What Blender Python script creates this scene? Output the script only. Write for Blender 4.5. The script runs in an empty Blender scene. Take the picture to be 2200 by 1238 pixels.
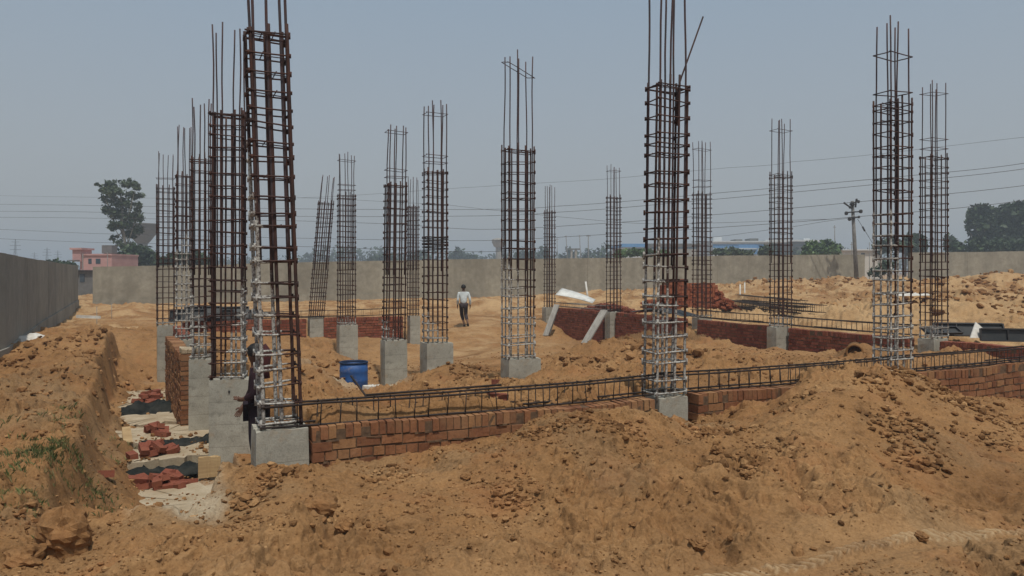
import bpy, math, random
import numpy as np
from mathutils import Vector, Matrix
R = math.radians
scene = bpy.context.scene
CAMZ = 2.1          # eye height above the yard floor
F = 1600.0          # focal length in photo pixels (photo is 2200 px wide)
# ------------------------------------------------------------------ camera
cam_d = bpy.data.cameras.new('camera'); cam = bpy.data.objects.new('camera', cam_d)
scene.collection.objects.link(cam)
cam.location = (0, 0, CAMZ); cam.rotation_euler = (R(90), 0, 0)
cam_d.sensor_width = 36; cam_d.lens = 36 * F / 2200
cam_d.shift_y = -36 / 2200; cam_d.clip_start = 0.05; cam_d.clip_end = 6000
scene.camera = cam
# ------------------------------------------------------------------ world, sun, exposure
SUN_DIR = Vector((0.30, -0.95, 0)).normalized() * math.cos(R(66)) + Vector((0, 0, math.sin(R(66))))
world = bpy.data.worlds.new('World'); scene.world = world; world.use_nodes = True
nt = world.node_tree; nt.nodes.clear()
wo = nt.nodes.new('ShaderNodeOutputWorld'); bg = nt.nodes.new('ShaderNodeBackground')
sky = nt.nodes.new('ShaderNodeTexSky'); sky.sky_type = 'NISHITA'; sky.sun_disc = False
sky.sun_elevation = R(66); sky.sun_rotation = math.atan2(SUN_DIR.x, SUN_DIR.y)
sky.dust_density = 5.0; sky.air_density = 1.2; sky.ozone_density = 1.5
mixw = nt.nodes.new('ShaderNodeMix'); mixw.data_type = 'RGBA'; mixw.inputs[0].default_value = 0.80
tcw = nt.nodes.new('ShaderNodeTexCoord'); spw = nt.nodes.new('ShaderNodeSeparateXYZ'); nt.links.new(tcw.outputs['Generated'], spw.inputs[0])
hz = nt.nodes.new('ShaderNodeValToRGB'); nt.links.new(spw.outputs[2], hz.inputs[0])      # milky haze of a hot dusty day, paler low down
hz.color_ramp.elements[0].position = 0.0; hz.color_ramp.elements[0].color = (4.1, 4.2, 4.15, 1)
hz.color_ramp.elements[1].position = .36; hz.color_ramp.elements[1].color = (2.95, 3.76, 4.6, 1)
e_ = hz.color_ramp.elements.new(.12); e_.color = (3.75, 4.05, 4.3, 1); nt.links.new(hz.outputs[0], mixw.inputs[7])
nt.links.new(sky.outputs[0], mixw.inputs[6]); nt.links.new(mixw.outputs[2], bg.inputs[0])
bg.inputs[1].default_value = 0.105
nt.links.new(bg.outputs[0], wo.inputs[0])
sd = bpy.data.lights.new('sun', 'SUN'); sd.energy = 3.0; sd.angle = R(1.2); sd.color = (1.0, 0.95, 0.86)
sun = bpy.data.objects.new('sun', sd); scene.collection.objects.link(sun)
sun.rotation_euler = SUN_DIR.to_track_quat('Z', 'Y').to_euler()
scene.view_settings.view_transform = 'Standard'; scene.view_settings.look = 'None'
scene.view_settings.exposure = 0.0; scene.view_settings.gamma = 1.0
scene.render.use_motion_blur = False
scene.cycles.volume_bounces = 0; scene.cycles.max_bounces = 6

# ------------------------------------------------------------------ helpers
def P(px, py, d):
    """photo pixel + distance -> point in the yard (design aid)"""
    return Vector(((px - 1100) * d / F, d, CAMZ - (py - 583) * d / F))
# the building grid: u runs along the front wall, v runs back along the left row of columns
OX, OY = -2.3, 7.2
CU, SU = 0.891, 0.454
def UV(u, v, z=0.0): return Vector((OX + u * CU - v * SU, OY + u * SU + v * CU, z))
def to_uv(x, y): return (x - OX) * CU + (y - OY) * SU, -(x - OX) * SU + (y - OY) * CU

def tag(o, label=None, cat=None, group=None, kind=None):
    if label: o['label'] = label
    if cat: o['category'] = cat
    if group: o['group'] = group
    if kind: o['kind'] = kind
    return o
def empty(name, loc, rz=0.0):
    o = bpy.data.objects.new(name, None); scene.collection.objects.link(o)
    o.location = loc; o.rotation_euler = (0, 0, rz); o.empty_display_size = 0.2
    return o

class MB:
    """collects boxes, tubes, lathes ... and links them as ONE mesh object"""
    def __init__(s): s.v = []; s.f = []; s.m = []; s.sm = []
    def add(s, vs, fs, mi=0, smooth=False):
        n = len(s.v); s.v.extend([tuple(p) for p in vs])
        s.f.extend([tuple(i + n for i in f) for f in fs])
        s.m.extend([mi] * len(fs)); s.sm.extend([smooth] * len(fs)); return s
    def box(s, c, size, M=None, mi=0, jit=0.0, rnd=None):
        hx, hy, hz = size[0] / 2, size[1] / 2, size[2] / 2; vs = []
        for z in (-hz, hz):
            for x, y in ((-hx, -hy), (hx, -hy), (hx, hy), (-hx, hy)):
                p = Vector((x, y, z))
                if rnd: p += Vector((rnd.uniform(-jit, jit), rnd.uniform(-jit, jit), rnd.uniform(-jit, jit)))
                if M is not None: p = M @ p
                vs.append(p + Vector(c))
        return s.add(vs, [(0, 3, 2, 1), (4, 5, 6, 7), (0, 1, 5, 4), (1, 2, 6, 5), (2, 3, 7, 6), (3, 0, 4, 7)], mi)
    def tube(s, pts, r, n=6, mi=0, caps=True, smooth=True):
        pts = [Vector(p) for p in pts]; vs = []; rs = r if isinstance(r, (list, tuple)) else [r] * len(pts)
        t0 = (pts[1] - pts[0]).normalized(); up = Vector((0, 0, 1)) if abs(t0.z) < .9 else Vector((1, 0, 0))
        a = t0.cross(up).normalized()
        for i, p in enumerate(pts):
            t = (pts[min(i + 1, len(pts) - 1)] - pts[max(i - 1, 0)])
            if t.length < 1e-9: t = t0
            t.normalize(); a = (a - t * a.dot(t))
            if a.length < 1e-6: a = t.orthogonal()
            a.normalize(); b = t.cross(a)
            for k in range(n):
                an = 2 * math.pi * k / n; vs.append(p + (a * math.cos(an) + b * math.sin(an)) * rs[i])
        fs = []
        for i in range(len(pts) - 1):
            for k in range(n):
                fs.append((i * n + k, i * n + (k + 1) % n, (i + 1) * n + (k + 1) % n, (i + 1) * n + k))
        s.add(vs, fs, mi, smooth)
        if caps:
            m = len(s.v) - len(vs); s.f.append(tuple(m + k for k in reversed(range(n)))); s.f.append(tuple(m + (len(pts) - 1) * n + k for k in range(n)))
            s.m += [mi, mi]; s.sm += [False, False]
        return s
    def lathe(s, prof, n=24, c=(0, 0, 0), mi=0, smooth=True, cap=False):
        vs = []; fs = []
        for (r, z) in prof:
            for k in range(n):
                a = 2 * math.pi * k / n; vs.append((c[0] + r * math.cos(a), c[1] + r * math.sin(a), c[2] + z))
        for i in range(len(prof) - 1):
            for k in range(n): fs.append((i * n + k, i * n + (k + 1) % n, (i + 1) * n + (k + 1) % n, (i + 1) * n + k))
        if cap: fs.append(tuple(reversed(range(n)))); fs.append(tuple((len(prof) - 1) * n + k for k in range(n)))
        return s.add(vs, fs, mi, smooth)
    def build(s, name, mats, parent=None, loc=None, rot=None):
        me = bpy.data.meshes.new(name); me.from_pydata(s.v, [], s.f)
        for m in (mats if isinstance(mats, (list, tuple)) else [mats]): me.materials.append(m)
        me.polygons.foreach_set('material_index', s.m); me.polygons.foreach_set('use_smooth', s.sm); me.update()
        o = bpy.data.objects.new(name, me); scene.collection.objects.link(o)
        if parent is not None: o.parent = parent
        if loc is not None: o.location = loc
        if rot is not None: o.rotation_euler = rot
        return o
def np_mesh(name, V, Fq, mat, smooth=False, parent=None):
    me = bpy.data.meshes.new(name); V = np.asarray(V, np.float32); Fq = np.asarray(Fq, np.int32); k = Fq.shape[1]
    me.vertices.add(len(V)); me.vertices.foreach_set('co', V.ravel())
    me.loops.add(Fq.size); me.loops.foreach_set('vertex_index', Fq.ravel())
    me.polygons.add(len(Fq)); me.polygons.foreach_set('loop_start', np.arange(0, Fq.size, k, dtype=np.int32))
    me.polygons.foreach_set('loop_total', np.full(len(Fq), k, np.int32))
    me.polygons.foreach_set('use_smooth', np.full(len(Fq), smooth, bool)); me.update(calc_edges=True)
    for m in (mat if isinstance(mat, (list, tuple)) else [mat]): me.materials.append(m)
    o = bpy.data.objects.new(name, me); scene.collection.objects.link(o)
    if parent is not None: o.parent = parent
    return o

# ------------------------------------------------------------------ numpy noise
_rs = np.random.RandomState(7); _T = _rs.rand(256, 256).astype(np.float32)
def vnoise(x, y, seed=0):
    x = x + seed * 17.37; y = y + seed * 9.71
    xi = np.floor(x).astype(int); yi = np.floor(y).astype(int); fx = x - xi; fy = y - yi
    fx = fx * fx * (3 - 2 * fx); fy = fy * fy * (3 - 2 * fy)
    a = _T[xi & 255, yi & 255]; b = _T[(xi + 1) & 255, yi & 255]; c = _T[xi & 255, (yi + 1) & 255]; d = _T[(xi + 1) & 255, (yi + 1) & 255]
    return (a + (b - a) * fx) * (1 - fy) + (c + (d - c) * fx) * fy - 0.5
def fbm(x, y, sc, oct=4, seed=0, gain=.5):
    s = 0; a = 1.0; f = 1.0 / sc; tot = 0
    for i in range(oct):
        ca, sa = math.cos(i * 1.1), math.sin(i * 1.1)
        s = s + a * vnoise((x * ca - y * sa) * f, (x * sa + y * ca) * f, seed + i); a *= gain; f *= 2.03
    return s * 2
def sst(x, a, b):
    t = np.clip((x - a) / (b - a), 0, 1); return t * t * (3 - 2 * t)

# ------------------------------------------------------------------ materials
def newmat(name):
    m = bpy.data.materials.new(name); m.use_nodes = True; t = m.node_tree
    return m, t, t.nodes['Principled BSDF']
def N(t, kind, **kw):
    n = t.nodes.new(kind)
    for k, v in kw.items(): setattr(n, k, v)
    return n
def noise(t, scale, detail=4, rough=.55, coord=None, vec_scale=None):
    n = N(t, 'ShaderNodeTexNoise'); n.inputs['Scale'].default_value = scale; n.inputs['Detail'].default_value = detail; n.inputs['Roughness'].default_value = rough
    if coord is not None:
        if vec_scale:
            mp = N(t, 'ShaderNodeMapping'); mp.inputs['Scale'].default_value = vec_scale; t.links.new(coord, mp.inputs[0]); t.links.new(mp.outputs[0], n.inputs['Vector'])
        else: t.links.new(coord, n.inputs['Vector'])
    return n
def ramp(t, fac, stops, interp='LINEAR'):
    r = N(t, 'ShaderNodeValToRGB'); r.color_ramp.interpolation = interp
    while len(r.color_ramp.elements) < len(stops): r.color_ramp.elements.new(.5)
    for e, (p, c) in zip(r.color_ramp.elements, stops): e.position = p; e.color = (*c, 1) if len(c) == 3 else c
    t.links.new(fac, r.inputs[0]); return r
def mixc(t, fac, a, b, mode='MIX'):
    m = N(t, 'ShaderNodeMix', data_type='RGBA', blend_type=mode)
    for i, v in ((0, fac), (6, a), (7, b)):
        if hasattr(v, 'is_output') or isinstance(v, bpy.types.NodeSocket): t.links.new(v, m.inputs[i])
        elif i == 0: m.inputs[0].default_value = v
        else: m.inputs[i].default_value = (*v, 1) if len(v) == 3 else v
    return m.outputs[2]
def math_(t, op, a, b=None, clamp=False):
    m = N(t, 'ShaderNodeMath', operation=op); m.use_clamp = clamp
    for i, v in ((0, a), (1, b)):
        if v is None: continue
        if isinstance(v, bpy.types.NodeSocket): t.links.new(v, m.inputs[i])
        else: m.inputs[i].default_value = v
    return m.outputs[0]
def bump(t, bsdf, height, dist=.01, strength=1.0):
    b = N(t, 'ShaderNodeBump'); b.inputs['Distance'].default_value = dist; b.inputs['Strength'].default_value = strength
    t.links.new(height, b.inputs['Height']); t.links.new(b.outputs[0], bsdf.inputs['Normal'])
def simple(name, c1, c2=None, scale=8, rough=.8, metal=0, bmp=0.0, spec=.3, detail=4, lo=.35, hi=.65, vs=None, rand=False):
    m, t, b = newmat(name); tc = N(t, 'ShaderNodeTexCoord'); co = tc.outputs['Object']
    n = noise(t, scale, detail, coord=co, vec_scale=vs); c2 = c2 or tuple(x * .7 for x in c1)
    r = ramp(t, n.outputs[0], [(lo, c1), (hi, c2)]); out = r.outputs[0]
    if rand:
        g = N(t, 'ShaderNodeNewGeometry'); v = math_(t, 'MULTIPLY_ADD', g.outputs['Random Per Island'], .7); 
        t.nodes[-1].inputs[2].default_value = .65
        hs = N(t, 'ShaderNodeHueSaturation'); t.links.new(v, hs.inputs['Value']); t.links.new(out, hs.inputs['Color']); out = hs.outputs[0]
    t.links.new(out, b.inputs['Base Color']); b.inputs['Roughness'].default_value = rough; b.inputs['Metallic'].default_value = metal
    b.inputs['Specular IOR Level'].default_value = spec
    if bmp: bump(t, b, n.outputs[0], bmp)
    return m

def soil_mat(name, clod=False):
    m, t, b = newmat(name); tc = N(t, 'ShaderNodeTexCoord'); co = tc.outputs['Object']
    n1 = noise(t, .55, 6, .6, co); n2 = noise(t, 5.0, 8, .7, co); n3 = noise(t, 45, 6, .75, co); n4 = noise(t, 1.7, 4, .6, co)
    base = ramp(t, n1.outputs[0], [(.30, (.205, .108, .046)), (.50, (.285, .157, .068)), (.72, (.36, .212, .098))]).outputs[0]
    dark = ramp(t, n2.outputs[0], [(.30, (.44, .40, .37)), (.45, (.97, .97, .97)), (.72, (1.16, 1.14, 1.10))]).outputs[0]  # shade of hollows painted into the soil colour; high end is dried crust
    c = mixc(t, 1.0, base, dark, 'MULTIPLY')
    fine = ramp(t, n3.outputs[0], [(.30, (.34, .31, .29)), (.42, (.86, .84, .82)), (.56, (1, 1, 1)), (.72, (1.28, 1.27, 1.3))]).outputs[0]
    c = mixc(t, 1.0, c, fine, 'MULTIPLY')
    redd = ramp(t, n4.outputs[0], [(.52, (0, 0, 0)), (.70, (1, 1, 1))]).outputs[0]
    c = mixc(t, math_(t, 'MULTIPLY', redd, .45), c, (.30, .135, .055))
    if clod:
        g = N(t, 'ShaderNodeNewGeometry')
        r = ramp(t, g.outputs['Random Per Island'], [(0, (.42, .38, .36)), (.3, (.72, .68, .65)), (.75, (1.02, 1.0, 1)), (1, (1.3, 1.4, 1.5))]).outputs[0]
        c = mixc(t, 1.0, c, r, 'MULTIPLY')
    else:
        at = N(t, 'ShaderNodeAttribute'); at.attribute_name = 'pale'; sp = N(t, 'ShaderNodeSeparateColor'); t.links.new(at.outputs['Color'], sp.inputs[0])
        nn = math_(t, 'ADD', n2.outputs[0], -.5); 
        def msk(ch, k=.9): return math_(t, 'MULTIPLY', math_(t, 'ADD', sp.outputs[ch], math_(t, 'MULTIPLY', math_(t, 'MULTIPLY', nn, 1.6), sp.outputs[ch])), k, True)
        c = mixc(t, msk(0), c, mixc(t, 1.0, (.47, .315, .165), fine, 'MULTIPLY'))      # dry compacted sand
        c = mixc(t, msk(1), c, mixc(t, 1.0, (.47, .385, .27), fine, 'MULTIPLY'))      # lime / cement dust
        c = mixc(t, msk(2, .35), c, mixc(t, 1.0, (.20, .155, .095), fine, 'MULTIPLY'))     # damp grey-green earth
    t.links.new(c, b.inputs['Base Color']); b.inputs['Roughness'].default_value = .95; b.inputs['Specular IOR Level'].default_value = .1
    h = math_(t, 'ADD', math_(t, 'MULTIPLY', n2.outputs[0], 2.2), n3.outputs[0])
    bump(t, b, h, .012 if not clod else .006, 1.0)
    return m
M = {}
M['soil'] = soil_mat('soil'); M['clod'] = soil_mat('soil_clod', True)
def concrete_mat(name, c1, c2, streak=0.0, bm=.003, stain=(.10, .095, .08)):
    m, t, b = newmat(name); tc = N(t, 'ShaderNodeTexCoord'); co = tc.outputs['Object']
    n1 = noise(t, 3.0, 8, .65, co); n2 = noise(t, 60, 5, .7, co); n3 = noise(t, .9, 5, .6, co)
    c = ramp(t, n1.outputs[0], [(.3, c2), (.65, c1)]).outputs[0]
    f = ramp(t, n2.outputs[0], [(.3, (.75, .75, .75)), (.5, (1, 1, 1)), (.75, (1.1, 1.1, 1.1))]).outputs[0]
    c = mixc(t, 1, c, f, 'MULTIPLY')
    st = ramp(t, n3.outputs[0], [(.52, (0, 0, 0)), (.72, (1, 1, 1))]).outputs[0]
    c = mixc(t, math_(t, 'MULTIPLY', st, .75 if streak else .5), c, stain)
    if streak:
        nw = noise(t, .35, 7, .65, co); sw = ramp(t, nw.outputs[0], [(.36, (.80, .80, .80)), (.50, (1, 1, 1)), (.66, (1.16, 1.16, 1.15))]).outputs[0]; c = mixc(t, 1, c, sw, 'MULTIPLY')
        ns = noise(t, 1.0, 5, .6, co, (1.6, 1.6, .22)); s2 = ramp(t, ns.outputs[0], [(.40, (0, 0, 0)), (.66, (1, 1, 1))]).outputs[0]
        c = mixc(t, math_(t, 'MULTIPLY', s2, streak), c, stain)
    if 'pedestal' in name:    # shutter board lines, honeycombed patches, splashed earth
        sp = N(t, 'ShaderNodeSeparateXYZ'); t.links.new(co, sp.inputs[0]); fr = math_(t, 'FRACT', math_(t, 'DIVIDE', math_(t, 'ADD', sp.outputs[2], math_(t, 'MULTIPLY', n1.outputs[0], .012)), .31))
        ln = ramp(t, fr, [(0, (1, 1, 1)), (.018, (1, 1, 1)), (.035, (0, 0, 0)), (1, (0, 0, 0))]).outputs[0]; c = mixc(t, math_(t, 'MULTIPLY', ln, .45), c, (.12, .11, .09))
        hc = noise(t, 7, 8, .8, co); hm = ramp(t, hc.outputs[0], [(.54, (0, 0, 0)), (.64, (1, 1, 1))]).outputs[0]; c = mixc(t, math_(t, 'MULTIPLY', hm, .55), c, (.135, .125, .10))
        sm = noise(t, 2.1, 6, .7, co); sp2 = ramp(t, sm.outputs[0], [(.56, (0, 0, 0)), (.70, (1, 1, 1))]).outputs[0]; c = mixc(t, math_(t, 'MULTIPLY', sp2, .5), c, (.34, .21, .10))
    t.links.new(c, b.inputs['Base Color']); b.inputs['Roughness'].default_value = .9; b.inputs['Specular IOR Level'].default_value = .2
    bump(t, b, math_(t, 'ADD', n1.outputs[0], math_(t, 'MULTIPLY', n2.outputs[0], .5)), bm)
    return m
M['concrete'] = concrete_mat('pedestal_concrete', (.42, .40, .335), (.31, .295, .245), 0, .008)
M['concrete_pale'] = concrete_mat('lean_concrete', (.47, .395, .285), (.33, .25, .155), 0, .015, (.30, .17, .075))
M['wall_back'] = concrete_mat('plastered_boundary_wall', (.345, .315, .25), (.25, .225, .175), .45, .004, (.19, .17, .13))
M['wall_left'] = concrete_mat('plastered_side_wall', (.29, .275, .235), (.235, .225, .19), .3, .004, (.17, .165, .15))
def brick_mat(name, stops, val=.3, dirt=.35):
    m, t, b = newmat(name); tc = N(t, 'ShaderNodeTexCoord'); co = tc.outputs['Object']; g = N(t, 'ShaderNodeNewGeometry')
    c = ramp(t, g.outputs['Random Per Island'], stops).outputs[0]
    n2 = noise(t, 30, 6, .7, co); n1 = noise(t, 2.2, 5, .6, co)
    f = ramp(t, n2.outputs[0], [(.3, (.62, .6, .6)), (.5, (1, 1, 1)), (.75, (1.15, 1.15, 1.1))]).outputs[0]
    c = mixc(t, 1, c, f, 'MULTIPLY')
    d = ramp(t, n1.outputs[0], [(.42, (0, 0, 0)), (.66, (1, 1, 1))]).outputs[0]
    c = mixc(t, math_(t, 'MULTIPLY', d, dirt), c, (.34, .21, .11))
    t.links.new(c, b.inputs['Base Color']); b.inputs['Roughness'].default_value = .92; b.inputs['Specular IOR Level'].default_value = .15
    bump(t, b, n2.outputs[0], .006); return m
M['brick'] = brick_mat('sandy_brick', [(0, (.16, .066, .034)), (.3, (.215, .092, .045)), (.7, (.265, .118, .056)), (.93, (.285, .145, .065)), (1, (.20, .09, .05))], dirt=.38)
M['brick_red'] = brick_mat('red_brick', [(0, (.15, .045, .03)), (.4, (.23, .07, .04)), (.8, (.30, .10, .06)), (1, (.19, .06, .045))], dirt=.12)
M['brick_loose'] = brick_mat('loose_red_brick', [(0, (.13, .035, .025)), (.5, (.20, .06, .038)), (1, (.27, .10, .06))], dirt=.1)
M['brick_stack'] = brick_mat('orange_red_brick', [(0, (.19, .055, .03)), (.5, (.28, .085, .045)), (1, (.34, .12, .06))], dirt=.1)
M['mortar'] = simple('mortar', (.15, .092, .052), (.085, .052, .032), 20, .95, bmp=.006)
def steel_mat(name, c1, c2, coat=None):
    m, t, b = newmat(name); tc = N(t, 'ShaderNodeTexCoord'); co = tc.outputs['Object']
    n1 = noise(t, 4, 5, .65, co); n2 = noise(t, 90, 3, .6, co)
    c = ramp(t, n1.outputs[0], [(.35, c1), (.62, c2)]).outputs[0]
    h = n2.outputs[0]
    if coat:
        zc, kx, w, ky = coat
        sp = N(t, 'ShaderNodeSeparateXYZ'); t.links.new(co, sp.inputs[0])
        e = math_(t, 'SUBTRACT', zc, sp.outputs[2]); e = math_(t, 'SUBTRACT', e, math_(t, 'MULTIPLY', sp.outputs[0], kx)); e = math_(t, 'SUBTRACT', e, math_(t, 'MULTIPLY', sp.outputs[1], ky))
        nb = noise(t, 9, 6, .75, co); e = math_(t, 'ADD', e, math_(t, 'MULTIPLY', math_(t, 'ADD', nb.outputs[0], -.5), w * 2.6))
        e = math_(t, 'MULTIPLY', math_(t, 'DIVIDE', e, w * .25), 1.0, True)
        spot = ramp(t, noise(t, 38, 4, .7, co).outputs[0], [(.38, (.12, .12, .12)), (.56, (1, 1, 1))]).outputs[0]
        e = math_(t, 'MULTIPLY', e, spot)
        c = mixc(t, math_(t, 'MULTIPLY', e, .9), c, (.49, .48, .44))
    t.links.new(c, b.inputs['Base Color']); b.inputs['Roughness'].default_value = .75; b.inputs['Metallic'].default_value = .1
    b.inputs['Specular IOR Level'].default_value = .3; bump(t, b, h, .002); return m
RUST1, RUST2 = (.078, .033, .022), (.034, .019, .017)
M['steel'] = steel_mat('rusty_rebar', RUST1, RUST2)
M['steel_new'] = steel_mat('bluish_rebar', (.050, .048, .055), (.085, .045, .042))
M['steel_dark'] = steel_mat('dark_rebar', (.045, .03, .024), (.025, .02, .018))
M['plastic_black'] = simple('black_sheeting', (.012, .015, .015), (.035, .036, .032), 6, .9, bmp=.01, spec=.1)
M['panel_black'] = simple('black_formwork', (.028, .032, .034), (.055, .055, .055), 3, .6, bmp=.003)
M['wood'] = simple('raw_wood', (.50, .36, .19), (.36, .24, .12), 3, .85, vs=(1, 1, 9), bmp=.003)
M['wood_grey'] = simple('weathered_board', (.30, .28, .245), (.21, .19, .165), 3, .9, vs=(1, 6, 6), bmp=.003)
M['blue_plastic'] = simple('blue_plastic', (.020, .095, .30), (.013, .06, .20), 5, .42, spec=.45, bmp=.002)
def dusty(m, c):
    t = m.node_tree; b = t.nodes['Principled BSDF']; src = b.inputs['Base Color'].links[0].from_socket; tc = N(t, 'ShaderNodeTexCoord')
    f = ramp(t, noise(t, 4.5, 8, .8, tc.outputs['Object']).outputs[0], [(.56, (0, 0, 0)), (.72, (.55, .55, .55))]).outputs[0]; t.links.new(mixc(t, f, src, c), b.inputs['Base Color'])
dusty(M['blue_plastic'], (.30, .25, .19)); M['blue_plastic'].node_tree.nodes['Principled BSDF'].inputs['Roughness'].default_value = .6
M['blue_dark'] = simple('dark_blue_rim', (.012, .03, .075), (.01, .02, .05), 5, .5)
M['white_plastic'] = simple('white_sheet', (.68, .68, .64), (.55, .54, .50), 4, .6)
M['white_wash'] = simple('white_board', (.62, .60, .55), (.48, .44, .38), 9, .8)
M['shirt'] = simple('white_shirt', (.60, .65, .66), (.46, .51, .52), 6, .9, bmp=.01)
M['trousers'] = simple('dark_trousers', (.045, .032, .035), (.03, .024, .026), 8, .9, bmp=.008)
M['skin'] = simple('brown_skin', (.13, .065, .04), (.10, .05, .032), 8, .6)
M['hair'] = simple('black_hair', (.008, .007, .007), (.015, .012, .01), 40, .6)
M['maroon'] = simple('maroon_cloth', (.030, .010, .014), (.020, .007, .010), 8, .9, bmp=.008)
M['dark_cloth'] = simple('dark_purple_cloth', (.022, .012, .020), (.014, .010, .014), 8, .9, bmp=.008)
M['scarf'] = simple('red_scarf', (.07, .014, .014), (.04, .012, .012), 10, .9)
M['shoe'] = simple('dark_shoe', (.02, .015, .012), None, 8, .7)
M['pink'] = simple('pink_plaster', (.50, .30, .28), (.43, .25, .235), 1.0, .9)
M['tank_grey'] = simple('grey_tank', (.16, .155, .15), (.12, .12, .115), 3, .9)
M['tower'] = concrete_mat('tower_concrete', (.17, .165, .15), (.12, .115, .105), .4, .01)
M['tower_far'] = concrete_mat('pale_tower_concrete', (.36, .33, .28), (.29, .27, .23), .2, .01)
M['blue_clad'] = simple('blue_cladding', (.11, .29, .55), (.08, .23, .48), .3, .6, vs=(6, 6, 1))
M['white_clad'] = simple('white_cladding', (.62, .64, .64), (.52, .55, .56), .3, .6)
M['glass_dark'] = simple('dark_glazing', (.03, .05, .07), (.05, .07, .09), .5, .25, spec=.6)
M['pole'] = simple('pole_concrete', (.22, .21, .195), (.15, .145, .135), 4, .9)
M['iron'] = simple('dark_iron', (.03, .03, .032), (.045, .04, .038), 4, .6)
M['wire'] = simple('grey_wire', (.07, .07, .075), (.09, .09, .09), 1, .6)
M['bark'] = simple('pale_bark', (.30, .27, .22), (.16, .14, .11), 5, .9, vs=(1, 1, .3), bmp=.02)
M['bark_dark'] = simple('dark_bark', (.10, .08, .06), (.06, .05, .04), 5, .9)
def leaf_mat(name, c1, c2, c3):
    m, t, b = newmat(name); tc = N(t, 'ShaderNodeTexCoord'); g = N(t, 'ShaderNodeNewGeometry')
    n1 = noise(t, .8, 3, .6, tc.outputs['Object'])
    c = ramp(t, g.outputs['Random Per Island'], [(0, c1), (.5, c2), (1, c3)]).outputs[0]
    f = ramp(t, n1.outputs[0], [(.35, (.7, .7, .7)), (.65, (1.2, 1.2, 1.15))]).outputs[0]
    c = mixc(t, 1, c, f, 'MULTIPLY'); t.links.new(c, b.inputs['Base Color']); b.inputs['Roughness'].default_value = .6
    b.inputs['Specular IOR Level'].default_value = .3; return m
M['leaf'] = leaf_mat('grey_green_leaves', (.030, .048, .022), (.060, .085, .036), (.085, .11, .05))
M['leaf_dark'] = leaf_mat('dark_green_leaves', (.016, .032, .014), (.032, .056, .022), (.05, .08, .03))
M['leaf_bright'] = leaf_mat('bright_green_leaves', (.04, .075, .02), (.07, .12, .03), (.10, .16, .05))
M['grass_green'] = leaf_mat('green_scrub', (.045, .065, .018), (.075, .105, .028), (.20, .18, .07))
M['grass'] = leaf_mat('scrub_grass', (.06, .085, .025), (.11, .14, .045), (.26, .22, .10))

# ------------------------------------------------------------------ terrain
OUT = [  # photo px, py, distance of points on the ground outside the plot
 (575,1022,6.85),(620,1018,6.9),(530,1034,6.95),(655,1016,7.15),(800,994,7.45),(950,974,7.7),(1060,950,7.8),(1130,920,7.9),(1200,889,7.9),(1300,905,8.1),(1400,902,8.35),(1480,920,8.8),
 (1600,903,9.2),(1690,878,9.4),(1735,820,9.2),(1762,792,9.2),(1800,798,9.3),(1860,803,9.5),(1930,807,9.9),(1985,828,10.2),(2040,852,10.6),(2110,862,11.2),(2200,864,12.0),(2400,860,13),
 (1200,940,7.0),(1330,935,7.2),(1420,960,7.0),(1520,940,7.9),(1600,930,8.2),(1760,860,8.2),(1760,950,7.0),(1840,900,7.6),(1900,880,8.6),(1960,920,8.2),(2050,910,8.6),(1950,985,6.9),
 (600,1100,5.8),(600,1238,4.5),(700,1050,6.6),(800,1075,6.1),(900,1238,4.6),(900,1120,5.5),(1000,1010,6.8),(1200,1238,4.6),(1200,1100,5.7),(1250,1010,6.5),(1350,1060,6.0),(1500,1238,4.7),(1500,1050,6.2),(1600,1000,6.9),
 (1750,1238,4.7),(1750,1100,5.7),(1800,1020,6.4),(2000,1100,5.8),(2000,1238,4.7),(2000,1020,6.7),(2200,1238,4.7),(2200,1100,6.0),(2200,970,7.9),(2200,900,9.8),(2150,1020,7.0),
 (330,1238,4.5),(270,1185,5.1),(400,1140,5.7),(500,1085,6.2),(450,1175,5.2),(330,1155,5.4),
 (0,775,16.7),(160,660,42.7),(200,900,10.1),(205,702,27),(340,702,27),(0,900,9.6),(0,1000,7.4),(0,1238,4.7),(90,1000,7.2),(150,1110,5.8),(60,820,13),(120,700,30),(100,740,17.5),(150,720,19),(200,800,13.8),
 (60,900,9.2),(120,950,8.0),(-300,1000,8),(-300,1238,4.5),(250,685,36),(320,680,38)]
OUT_W = [(0,0,.5),(3,1,.42),(-3,1,.42),(0,-4,.5),(7,3,.3),(-6,2,.35),(8,-6,.5),(-8,-6,.5),(15,3,.4),(-15,5,.3),
 (-26,46,.03),(-20,48.5,.03),(-14,50,.08),(-3.4,54,.18),(5,56.5,.45),(11,59,.72),(20,62,1.0),(31,66,1.2),(45,71,1.25),(12,20,.62),(16,18,.55),(14,26,.72),(20,30,.95),(28,40,1.05),(10,32,.45),
 (13,45,.75),(5,40,.15),(-2,36,-.02),(-3,30,-.15),(-10,30,.08),(-16,36,.08),(-12,42,.06),(18,50,1.0),(9,26,.45),(17,34,.85),(-20,60,.1),(0,75,.4),(40,90,1.0),(-60,60,.2),(70,60,1.2),(-60,20,.2),(60,20,.7),(30,18,.6)]
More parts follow.
